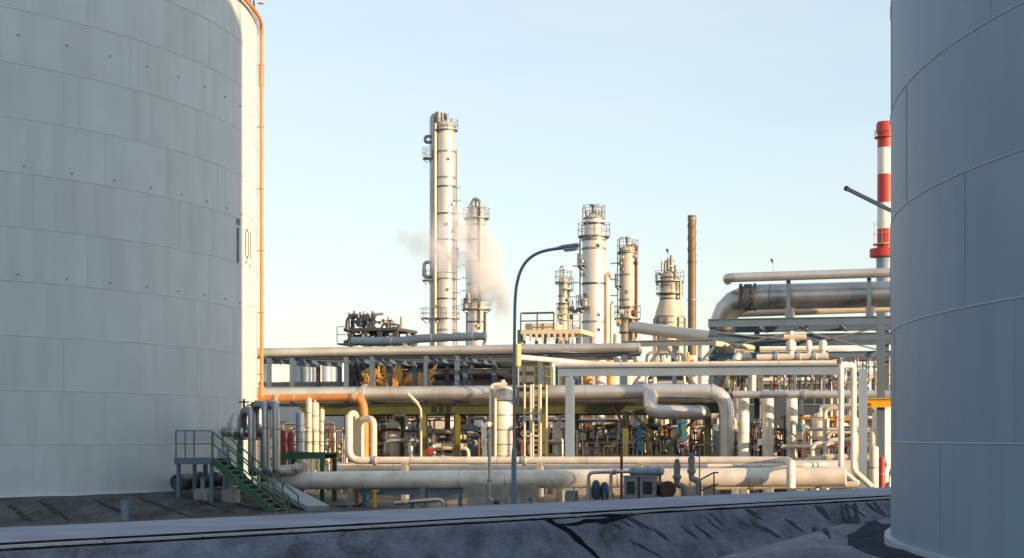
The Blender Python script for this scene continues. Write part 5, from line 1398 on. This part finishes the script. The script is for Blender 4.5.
# ------------------------------------------------------------------ process tangle behind and beside the green rack: prototypes then copies
protos = []
def proto(kind, label, m, m2, seed):
    r = random.Random(seed); t = thing(kind, label, {'valve_riser': 'valve', 'pump_set': 'pump', 'small_vessel': 'vessel', 'pipe_spool': 'pipe', 'valve_header': 'pipe'}[kind], (0, 0, 0), 'equipment tangled behind the green rack')
    h = r.uniform(2.4, 3.8)
    if kind == 'valve_riser':
        q = r.uniform(.07, .16)
        mb = MB(); mb.tube([(0,0,-.05), (0,0,h), (r.uniform(.5, 1.1)*r.choice((-1,1)), 0, h), (0.8*r.choice((-1,1)), .8, h-.1)], q, .25, 10); part(mb, 'pipe', m, t)
        for z in (h*.35, h*.7):
            mb = MB(); mb.cyl((0,0,z-.2), (0,0,z-.12), q*1.8, seg=10); mb.cyl((0,0,z+.12), (0,0,z+.2), q*1.8, seg=10); part(mb, 'flange', 'cladding', t)
            valve_on(t, (0, -.02, z), q*1.3, m2, r.choice(['red_paint', 'steel_dark', 'motor_blue', 'yellow_paint']), (0, -1, 0))
    elif kind == 'pump_set':
        mb = MB(); mb.boxb((-.9, -.4, -.05), (.9, .4, .3)); part(mb, 'plinth', 'concrete', t)
        mb = MB(); mb.cyl((-.75, 0, .72), (.1, 0, .72), .3, seg=14)
        for k in range(12):
            g = TWO*k/12; mb.bar((-.7, .31*math.cos(g), .72+.31*math.sin(g)), (0, .31*math.cos(g), .72+.31*math.sin(g)), .03, .03)
        part(mb, 'motor', m, t)
        mb = MB(); mb.cyl((.3, 0, .7), (.62, 0, .7), .34, seg=14); part(mb, 'casing', m2, t)
        mb = MB(); mb.cyl((.1, 0, .72), (.3, 0, .72), .1, seg=8); part(mb, 'shaft', 'steel_dark', t)
        mb = MB(); mb.tube([(.45, 0, .95), (.45, 0, h*.7), (.45, 1.0, h*.7)], .13, .25, 10); mb.tube([(.6, 0, .7), (1.2, 0, .7), (1.2, 0, h*.5)], .13, .25, 10); part(mb, 'pipe', 'cladding', t)
        mb = MB(); mb.cyl((.45, 0, 1.1), (.45, 0, 1.2), .23, seg=10); part(mb, 'flange', 'cladding', t)
    elif kind == 'small_vessel':
        R0 = r.uniform(.3, .55)
        mb = MB(); mb.lathe((0,0,.5), [(R0*.3, 0), (R0, .2), (R0, h-.7), (R0*.7, h-.5), (R0*.2, h-.42)], 16); part(mb, 'shell', m, t)
        for k in range(3):
            g = TWO*k/3; mb = MB(); mb.bar((R0*.9*math.cos(g), R0*.9*math.sin(g), -.05), (R0*.9*math.cos(g), R0*.9*math.sin(g), 1.0), .1, .1); part(mb, 'leg', 'steel_dark', t)
        mb = MB(); mb.tube([(0,0,h), (0,0,h+.35), (R0+.35, 0, h+.35), (R0+.35, 0, .2)], .08, .2, 8); part(mb, 'pipe', m2, t)
        mb = MB(); mb.cyl((0, -R0*.8, 1.4), (0, -R0-.2, 1.4), .17, seg=10); part(mb, 'manhole', 'steel_grey', t)
    elif kind == 'pipe_spool':
        q = r.uniform(.10, .2); ln = r.uniform(1.6, 2.6)
        mb = MB(); mb.tube([(0,0,-.05), (0,0,h*.6), (ln,0,h*.6), (ln,0,h), (ln,1.2,h)], q, .35, 10); part(mb, 'pipe', m, t)
        mb = MB(); mb.tube([(.3,.3,-.05), (.3,.3,h*.85), (ln+.4,.3,h*.85)], q*.7, .3, 8); part(mb, 'branch', m2, t)
        mb = MB(); mb.cyl((ln*.4, 0, h*.6), (ln*.4+.12, 0, h*.6), q*1.7, seg=10); part(mb, 'flange', 'cladding', t)
        valve_on(t, (ln*.6, 0, h*.6), q*1.2, 'steel_grey', r.choice(['red_paint', 'steel_dark', 'yellow_paint']), (0, 0, 1))
    else:
        ln = 3.0
        mb = MB(); mb.cyl((-ln/2, 0, 1.1), (ln/2, 0, 1.1), .14, seg=10); part(mb, 'header', m, t)
        for k in range(6):
            x = -ln/2+.25+k*.5
            mb = MB(); mb.tube([(x, 0, 1.1), (x, 0, h*.8), (x, .7, h*.8)], .055, .15, 8); part(mb, 'branch', m2, t)
            valve_on(t, (x, -.0, 1.55), .08, 'steel_grey', r.choice(['red_paint', 'steel_dark', 'steel_dark', 'yellow_paint']), (0, -1, 0))
        for x in (-ln/2+.1, ln/2-.1):
            mb = MB(); mb.bar((x, 0, -.05), (x, 0, .96), .12, .12); part(mb, 'stand', 'steel_dark', t)
    return t
LB = {'valve_riser': 'valved pipe riser in the tangle of equipment behind the green rack', 'pump_set': 'motor and pump on a plinth in the tangle behind the green rack',
      'small_vessel': 'small upright vessel on legs in the tangle behind the green rack', 'pipe_spool': 'bent pipe spool with a valve in the tangle behind the green rack', 'valve_header': 'low pipe header with a row of small valves behind the green rack'}
LBR = {k: v.replace('behind the green rack', 'right of the drop pipes').replace('in the tangle of equipment', 'in the sunlit tangle').replace('in the tangle', 'in the sunlit tangle') for k, v in LB.items()}
combos = [('valve_riser', 'cladding', 'steel_grey'), ('valve_riser', 'rust', 'steel_dark'), ('valve_riser', 'cream_pipe', 'yellow_paint'), ('pump_set', 'motor_blue', 'steel_dark'), ('pump_set', 'steel_grey', 'rust'),
          ('small_vessel', 'white_pipe', 'cladding'), ('small_vessel', 'steel_pale', 'cream_pipe'), ('pipe_spool', 'cladding', 'cream_pipe'), ('pipe_spool', 'steel_dark', 'rust'), ('pipe_spool', 'cream_pipe', 'white_pipe'),
          ('valve_header', 'cladding', 'rust'), ('valve_header', 'steel_dark', 'cladding_dull'), ('valve_riser', 'steel_dark', 'cladding'), ('pipe_spool', 'cladding_dull', 'steel_dark')]
spots = []
rs = random.Random(21)
x = 384
while x < 724:
    for w in (85.0, 88.5, 93.0, 97.5, 102):
        if rs.random() < .80: spots.append((x+rs.uniform(-6, 6), w+rs.uniform(-.9, .9), 0))
    x += 15
x = 806
while x < 894:
    for w in (79.5, 82.5, 86, 90, 95):
        if rs.random() < .9: spots.append((x+rs.uniform(-5, 5), w+rs.uniform(-.9, .9), 1))
    x += 12
for x in (735, 752, 758, 780, 803, 277, 292, 331, 338, 345, 730, 775):
    spots.append((x, 84.5+rs.uniform(0, 5), 2 if x < 400 else 1))
cache = {}
for i, (x, w, zone) in enumerate(spots):
    k = i if i < len(combos) else rs.randrange(len(combos))
    if zone == 1: k = rs.choice([0, 2, 2, 7, 9, 10, 12, 13, 3, 1]) if rs.random() < .93 else 5
    if zone == 2: k = rs.choice([0, 2, 5, 9])
    if k not in cache:
        t = proto(combos[k][0], LB[combos[k][0]], combos[k][1], combos[k][2], 100+k)
        cache[k] = t
        o = t
        place(o, (S(x, w), w, GZ))
    else:
        o = copy_tree(cache[k], (S(x, w), w, GZ), rs.uniform(.85, 1.15), rs.choice((0, 0, math.pi, .15, -.2)))
    kd = combos[k][0]
    hue = {'cladding': 'silver', 'rust': 'rusty', 'cream_pipe': 'cream', 'motor_blue': 'blue', 'steel_grey': 'grey', 'white_pipe': 'white', 'steel_pale': 'pale grey', 'steel_dark': 'black', 'cladding_dull': 'dull'}[combos[k][1]]
    noun = {'valve_riser': 'valved riser', 'pump_set': 'pump set', 'small_vessel': 'upright vessel', 'pipe_spool': 'bent pipe spool', 'valve_header': 'valve header'}[kd]
    if zone == 0:
        spot = [p for lim, p in ((424, 'left of the red fire box'), (457, 'right of the red fire box'), (520, 'beside the tall white drum'), (570, 'left of the portal post'), (626, 'right of the portal post'), (660, 'left of the crossed braces'), (999, 'right of the crossed braces')) if x < lim][0]
        row = 'front row' if w < 90.5 else 'back row'
        o['label'] = hue+' '+noun+' under the green rack, '+row+', '+spot
    elif zone == 1:
        spot = [p for lim, p in ((800, 'among the drop pipes'), (840, 'left of the slim loop'), (864, 'behind the slim loop'), (999, 'under the yellow hoist')) if x < lim][0]
        o['label'] = hue+' '+noun+' in the sunlit tangle, '+('front' if w < 84.2 else 'back')+', '+spot
    else: o['label'] = hue+' '+noun+' near the orange header'
    o['group'] = ['equipment tangled behind the green rack', 'sunlit equipment right of the drop pipes', 'equipment near the orange header'][zone]
HUE = {'cladding': 'silver', 'steel_dark': 'black', 'cream_pipe': 'cream', 'rust': 'rusty', 'yellow_paint': 'yellow', 'steel_blue': 'blue-grey', 'white_pipe': 'white', 'steel_grey': 'grey'}
# long small-bore pipes through the tangle
for k in range(12):
    w = rs.uniform(84.5, 96); y = rs.uniform(414, 452); xa = rs.uniform(375, 560); xb = xa+rs.uniform(60, 160)
    if xb > 722: xb = 722
    m = rs.choice(['cladding', 'steel_dark', 'cream_pipe', 'rust', 'steel_dark'])
    pipe_run('service_pipe', HUE[m]+' thin service pipe under the green rack, '+('high' if y < 430 else 'low')+(' at left' if xa < 430 else ' at centre' if xa < 500 else ' at right'), [(S(xa, w), w, GZ-.05), P(xa, y, w), P(xb, y, w), (S(xb, w), w, GZ-.05)], rs.uniform(.05, .13), m, .3, group='thin pipes under the green rack', seg=8)
for k in range(10):
    w = rs.uniform(79, 90); y = rs.uniform(402, 455); xa = rs.uniform(800, 850); xb = rs.uniform(870, 900)
    m = rs.choice(['cladding', 'yellow_paint', 'cream_pipe', 'cream_pipe', 'steel_blue'])
    pipe_run('service_pipe', HUE[m]+' thin service pipe right of the drop pipes, '+('high' if y < 420 else 'middle' if y < 440 else 'low'), [(S(xa, w), w, GZ-.05), P(xa, y, w), P(xb, y, w), (S(xb, w), w, GZ-.05)], rs.uniform(.06, .12), m, .3, group='thin pipes right of the drop pipes', seg=8)
# fine instrument tubing: prototypes of many thin lines, valves and boxes, then copies
FM = ['cladding', 'cream_pipe', 'steel_dark', 'rust', 'white_pipe', 'yellow_pale', 'steel_grey', 'green_paint']
def tubing(seed):
    r = random.Random(seed); t = thing('instrument_rack', 'x', 'instrument rack', (0, 0, 0), 'thin tubing racks')
    for x in (-1.1, 1.1):
        mb = MB(); mb.bar((x, .2, -.05), (x, .2, 3.5), .08, .08); part(mb, 'upright', r.choice(['steel_dark', 'rust', 'olive_paint']), t)
    for z in (1.2, 2.4, 3.4):
        mb = MB(); mb.bar((-1.3, .14, z), (1.3, .14, z), .06, .06); part(mb, 'crossbar', r.choice(['steel_dark', 'rust', 'steel_grey']), t)
    for k in range(13):
        x = r.uniform(-1.3, 1.3); y = r.uniform(-.5, .6); z0 = r.choice((-.05, -.05, .6, 1.2)); z1 = r.uniform(1.6, 3.6); q = r.choice((.025, .035, .05, .07))
        pts = [(x, y, z0), (x, y, z1)]
        if r.random() < .6: pts += [(x+r.uniform(.3, .9)*r.choice((-1, 1)), y, z1)]
        if r.random() < .4: pts = [(x+r.uniform(-.7, .7), y, z0)]+pts if z0 > .3 else pts
        mb = MB(); mb.tube(pts, q, .15, 8, 4); part(mb, 'tube', r.choice(FM), t)
        if r.random() < .6:
            z = r.uniform(.6, z1-.2); mb = MB(); mb.cyl((x, y, z-.1), (x, y, z+.1), q*2.2, seg=8); part(mb, 'fitting', r.choice(['cladding', 'steel_dark', 'white_pipe']), t)
        if r.random() < .35: valve_on(t, (x, y, r.uniform(.7, max(.8, z1-.3))), max(q*1.5, .06), 'steel_grey', r.choice(['red_paint', 'steel_dark', 'motor_blue']), (0, -1, 0))
    for k in range(3):
        x, z = r.uniform(-1, 1), r.uniform(.8, 2.8); mb = MB(); mb.boxb((x-.15, -.35, z), (x+.15, -.15, z+.35)); part(mb, 'gauge_box', r.choice(['steel_pale', 'white_pipe', 'cream_pipe', 'steel_dark']), t)
    return t
ip = [tubing(500+k) for k in range(6)]
iuse = set()
ispots = [(x+rs.uniform(-7, 7), rs.uniform(84.2, 95), GZ, 0) for x in range(384, 722, 11)] + [(x+rs.uniform(-5, 5), rs.uniform(80, 92), GZ, 1) for x in range(736, 892, 7)] + [(x, rs.uniform(75.0, 78.0), GZ, 3) for x in (285, 308, 330, 338)]
zfd = Z(800, 391, wa)
fd = MB(); fd.boxb((S(716, wa), wa-.2, zfd-.12), (S(900, wa), wb, zfd))
tf = thing('frame_deck', 'grated deck inside the tall braced frame', 'deck', (S(800, wa), wa, zfd-.12)); part(fd, 'grating', 'steel_grey', tf)
for x in (730, 800, 870):
    mb = MB(); mb.bar((S(x, wa), wa+.6, GZ-.05), (S(x, wa), wa+.6, zfd-.121), .18, .18); part(mb, 'post', 'steel_blue', tf)
ispots += [(x+rs.uniform(-4, 4), rs.uniform(wa+.6, wb-.8), zfd, 2) for x in range(722, 890, 13)]
for i, (x, w, z0, zone) in enumerate(ispots):
    k = i % 6
    sc = rs.uniform(.85, 1.1) if zone != 2 else rs.uniform(.5, .62)
    if k not in iuse:
        iuse.add(k); o = ip[k]; place(o, (S(x, w), w, z0)); o.scale = (sc, sc, sc)
    else: o = copy_tree(ip[k], (S(x, w), w, z0), sc, rs.choice((0, math.pi, .2, -.2)))
    o['label'] = ['rack of thin instrument tubing and gauges in the tangle under the green rack', 'rack of thin instrument tubing and gauges right of the drop pipes', 'small rack of thin tubing on the deck inside the tall frame', 'rack of thin instrument tubing below the orange header'][zone]
    if zone == 0: o['label'] = 'thin tubing rack under the green rack, '+('front row, ' if w < 89 else 'back row, ')+[p for lim, p in ((424, 'left of the red fire box'), (457, 'right of the red fire box'), (520, 'beside the tall white drum'), (570, 'left of the portal post'), (626, 'right of the portal post'), (660, 'left of the crossed braces'), (999, 'right of the crossed braces')) if x < lim][0]
    elif zone == 1: o['label'] = 'thin tubing rack '+('in front ' if w < 84 else 'further back ' if w < 88 else 'at the back ')+[p for lim, p in ((756, 'by the left drop pipe'), (780, 'by the middle drop pipe'), (804, 'by the right drop pipe'), (840, 'left of the slim loop'), (864, 'behind the slim loop'), (999, 'under the yellow hoist')) if x < lim][0]
    elif zone == 2: o['label'] = 'small tubing rack on the tall frame deck, '+[p for lim, p in ((740, 'at its left end'), (775, 'above the left drop pipes'), (800, 'above the right drop pipe'), (840, 'below the stacked valves'), (999, 'above the slim loop')) if x < lim][0]
    o['group'] = ['instrument racks under the green rack', 'instrument racks right of the drop pipes', 'tubing racks in the tall frame', 'instrument racks below the orange header'][zone]
# ducting that shows between frame levels at right
for k in range(9):
    w = rs.uniform(94, 102); xa = rs.uniform(720, 770); xb = xa+rs.uniform(50, 130); y = rs.uniform(345, 392); m = rs.choice(['cladding', 'cream_pipe', 'white_pipe', 'steel_grey'])
    pipe_run('cross_pipe', HUE[m]+' cross pipe seen through the tall frame, '+('upper' if y < 362 else 'middle' if y < 378 else 'lower'), [(S(xa, w), w, GZ-.05), P(xa, y, w), P(xb, y, w), (S(xb, w), w, GZ-.05)], rs.uniform(.08, .22), m, .4, group='cross pipes behind the tall frame', seg=10)
for k in range(8):
    w = rs.uniform(94, 100); xa = rs.uniform(628, 660); xb = xa+rs.uniform(30, 50); y = rs.uniform(352, 390); m = rs.choice(['cladding', 'cream_pipe', 'white_pipe', 'steel_dark'])
    pipe_run('cross_pipe', HUE[m]+' pipe behind the zigzag truss, '+('upper' if y < 366 else 'middle' if y < 378 else 'lower'), [(S(xa, w), w, GZ-.05), P(xa, y, w), P(xb, y, w), (S(xb, w), w, GZ-.05)], rs.uniform(.08, .2), m, .4, group='pipes behind the truss', seg=10)
# grey drum on end, orange extinguisher, white cylinder near the right tank
vessel('gas_cylinder', 'white upright cylinder with narrow neck beside the near tank edge', 874, 446, None, 9, 76.5, 'white_pipe', bands=1)
vessel('fire_extinguisher', 'red-orange upright cylinder right beside the near tank edge', 882, 457, None, 6, 74.5, 'red_paint', legs=False, bands=1)
t = thing('end_flange', 'dark round blind flange on a short pipe end at the right pipes', 'flange', (S(813, 75), 75, GZ))
q = V3(P(813.5, 464.5, 75)); mb = MB(); mb.cyl(q, q+Vector((0, .1, 0)), L(4.6, 813, 75), seg=16); part(mb, 'disc', 'rust', t)
mb = MB(); mb.tube([q+Vector((0, .1, 0)), q+Vector((0, 1.2, 0)), q+Vector((0, 1.3, -1.5))], .15, .3, 10); part(mb, 'pipe', 'cladding', t)
# blue and white sign board
w = 84.2
for (x0, x1, ya, yb, lab, cols) in ((677.5, 688, 421, 449, 'white notice board with a blue panel and red strip on the rack', 1), (637, 642.5, 427, 451, 'narrow hanging blue tarp panel behind the rack rail', 0)):
    a, b = S(x0, w), S(x1, w)
    t = thing('notice_board', lab, 'sign', ((a+b)/2, w, GZ))
    mb = MB(); mb.boxb((a, w-.03, Z(x0, yb, w)), (b, w, Z(x0, ya, w))); part(mb, 'board', 'sign_white' if cols else 'sign_blue', t)
    if cols:
        mb = MB(); mb.boxb((a+.06, w-.042, Z(x0, 436, w)), (b-.06, w-.031, Z(x0, ya+2, w))); part(mb, 'blue_panel', 'sign_blue', t)
        mb = MB(); mb.boxb((a+.1, w-.042, Z(x0, 448, w)), (b-.15, w-.031, Z(x0, 444, w))); part(mb, 'red_panel', 'red_paint', t)
    for q in (a+.05, b-.05):
        mb = MB(); mb.bar((q, w+.06, GZ-.05), (q, w+.06, Z(x0, ya, w)), .06, .06); part(mb, 'post', 'steel_grey', t)
w = 81.6
t = thing('fire_box', 'bright red fire box on the rail left of the tall drum', 'fire box', (S(430, w), w, GZ))
mb = MB(); c = P(430, 452, w); mb.box(c, (L(7, 430, w), .3, L(7, 430, w))); part(mb, 'box', 'red_paint', t)
mb = MB(); mb.box((c[0], c[1]-.165, c[2]), (L(5, 430, w), .02, L(5, 430, w))); part(mb, 'door', 'red_paint', t)
mb = MB(); mb.bar((c[0], c[1], GZ-.05), (c[0], c[1], c[2]-L(3.5, 430, w)), .1, .1); part(mb, 'post', 'steel_grey', t)
# cream floodlight pole leaning up at the rack
w = 80.5
t = thing('floodlight', 'cream floodlight tube slanting off a thin pole before the rack', 'floodlight', (S(420, w), w, GZ))
mb = MB(); mb.tube([(S(421, w), w, GZ-.05), P(421, 409, w), P(417, 403, w)], .06, .2, 8); part(mb, 'pole', 'rail_pale', t)
mb = MB(); mb.cyl(P(418, 404, w), P(408, 394, w), L(1.9, 410, w), seg=10); part(mb, 'lamp_head', 'rail_pale', t)
# little flags / windsocks on thin poles
for x, yt, yb, w, lab in ((773, 259, 278, 90, 'tiny dark windsock on a thin pole above the silver pipe'), (668.5, 249, 258, 196, 'tiny dark windsock on a thin pole atop the furnace')):
    t = thing('windsock', lab, 'windsock', (S(x, w), w, Z(x, yb, w)))
    mb = MB(); mb.cyl((S(x, w), w, Z(x, yb, w)-.1), (S(x, w), w, Z(x, yt+1, w)), L(.22, x, w), seg=6); part(mb, 'pole', 'steel_grey', t)
    mb = MB(); mb.cyl(P(x-.3, yt+4.2, w), P(x-1.6, yt, w), L(.45, x, w), L(1.3, x, w), seg=8); part(mb, 'sock', 'bird_black', t)

# ------------------------------------------------------------------ bare golden tree behind the rack
w = 98
t = thing('tree', 'golden bare-branched bushy tree seen between the rack levels', 'tree', (S(397, w), w, GZ))
rt = random.Random(5)
tk = MB(); tw = MB()
def branch(p, d, ln, r, lev):
    q = p+d*ln
    (tk if lev < 2 else tw).cyl(p, q, r, r*.65, seg=6 if lev < 2 else 4, caps=False)
    if lev >= 5: return
    for k in range({0: 13, 1: 6, 2: 5, 3: 4, 4: 3}[lev]):
        f = rt.uniform(.3, 1.0) if lev else rt.uniform(.62, 1.0)
        sp = {0: .95, 1: .75, 2: .7, 3: .7, 4: .8}[lev]
        nd = (d+Vector((rt.uniform(-sp, sp), rt.uniform(-sp, sp), rt.uniform(-.1, .55)))).normalized()
        branch(p.lerp(q, f), nd, ln*rt.uniform(.42, .62) if lev else rt.uniform(.9, 1.6), max(r*.55, .014), lev+1)
b0 = Vector((S(397, w), w, GZ-.1))
for dx in (-1.0, -.5, 0, .5, 1.0):
    branch(b0+Vector((dx, rt.uniform(-.5, .5), 0)), Vector((dx*.06, 0, 1)).normalized(), 5.35+rt.uniform(-.3, .2), .12, 0)
part(tk, 'trunk', 'bark', t)
part(tw, 'crown', 'twig', t)

# ------------------------------------------------------------------ steam drifting between the columns
def steam(name, label, blobs, dens, scale):
    w0 = blobs[0][2]; c0 = P(blobs[0][0], blobs[0][1], w0)
    m = bpy.data.materials.new(name); m.use_nodes = True
    nt = m.node_tree; N, K = nt.nodes, nt.links; N.clear()
    out = N.new('ShaderNodeOutputMaterial'); pv = N.new('ShaderNodeVolumePrincipled')
    pv.inputs['Color'].default_value = (.97, .97, .98, 1); pv.inputs['Anisotropy'].default_value = .2
    tc = N.new('ShaderNodeTexCoord')
    no = N.new('ShaderNodeTexNoise'); no.inputs['Scale'].default_value = scale; no.inputs['Detail'].default_value = 5; no.inputs['Distortion'].default_value = .6
    K.new(tc.outputs['Object'], no.inputs['Vector'])
    acc = None
    for x, y, w_, rx, rz in blobs:
        p = P(x, y, w_)
        sb = N.new('ShaderNodeVectorMath'); sb.operation = 'SUBTRACT'; K.new(tc.outputs['Object'], sb.inputs[0]); sb.inputs[1].default_value = (p[0]-c0[0], p[1]-c0[1], p[2]-c0[2])
        dv_ = N.new('ShaderNodeVectorMath'); dv_.operation = 'DIVIDE'; K.new(sb.outputs[0], dv_.inputs[0]); a, b = L(rx, x, w_), L(rz, x, w_); dv_.inputs[1].default_value = (a, max(a, b)*.6, b)
        ln = N.new('ShaderNodeVectorMath'); ln.operation = 'LENGTH'; K.new(dv_.outputs[0], ln.inputs[0])
        mr = N.new('ShaderNodeMapRange'); mr.interpolation_type = 'SMOOTHSTEP'; mr.inputs['From Min'].default_value, mr.inputs['From Max'].default_value = 1.0, .1
        mr.inputs['To Min'].default_value, mr.inputs['To Max'].default_value = 0, 1
        K.new(ln.outputs['Value'], mr.inputs['Value'])
        if acc is None: acc = mr.outputs[0]
        else:
            mx = N.new('ShaderNodeMath'); mx.operation = 'MAXIMUM'; K.new(acc, mx.inputs[0]); K.new(mr.outputs[0], mx.inputs[1]); acc = mx.outputs[0]
    nr = N.new('ShaderNodeMapRange'); nr.inputs['From Min'].default_value, nr.inputs['From Max'].default_value = .38, .68; K.new(no.outputs['Fac'], nr.inputs['Value'])
    mu = N.new('ShaderNodeMath'); mu.operation = 'MULTIPLY'; K.new(acc, mu.inputs[0]); K.new(nr.outputs[0], mu.inputs[1])
    m3 = N.new('ShaderNodeMath'); m3.operation = 'MULTIPLY'; K.new(mu.outputs[0], m3.inputs[0]); m3.inputs[1].default_value = dens
    K.new(m3.outputs[0], pv.inputs['Density']); K.new(pv.outputs[0], out.inputs['Volume'])
    MATS[name] = m
    lo = [1e9]*3; hi = [-1e9]*3
    for x, y, w_, rx, rz in blobs:
        p = P(x, y, w_); a, b = L(rx, x, w_), L(rz, x, w_); e = (a, max(a, b)*.6, b)
        for i in range(3): lo[i] = min(lo[i], p[i]-e[i]); hi[i] = max(hi[i], p[i]+e[i])
    mb = MB(); mb.boxb(lo, hi)
    o = single(mb, name, name, label, 'steam', c0)
    o['kind'] = 'stuff'
    return o
steam('steam_plume', 'white steam plume drifting up between the two left columns', [(486, 266, 176, 24, 44), (497, 296, 176, 15, 30), (474, 246, 176, 26, 36), (507, 312, 176, 8, 16), (462, 230, 176, 20, 28), (446, 252, 176, 22, 34)], 2.4, .22)
steam('steam_wisp', 'faint steam wisp left of the tallest column', [(436, 240, 180, 24, 34), (420, 240, 180, 24, 24), (404, 236, 180, 16, 14)], .7, .25)
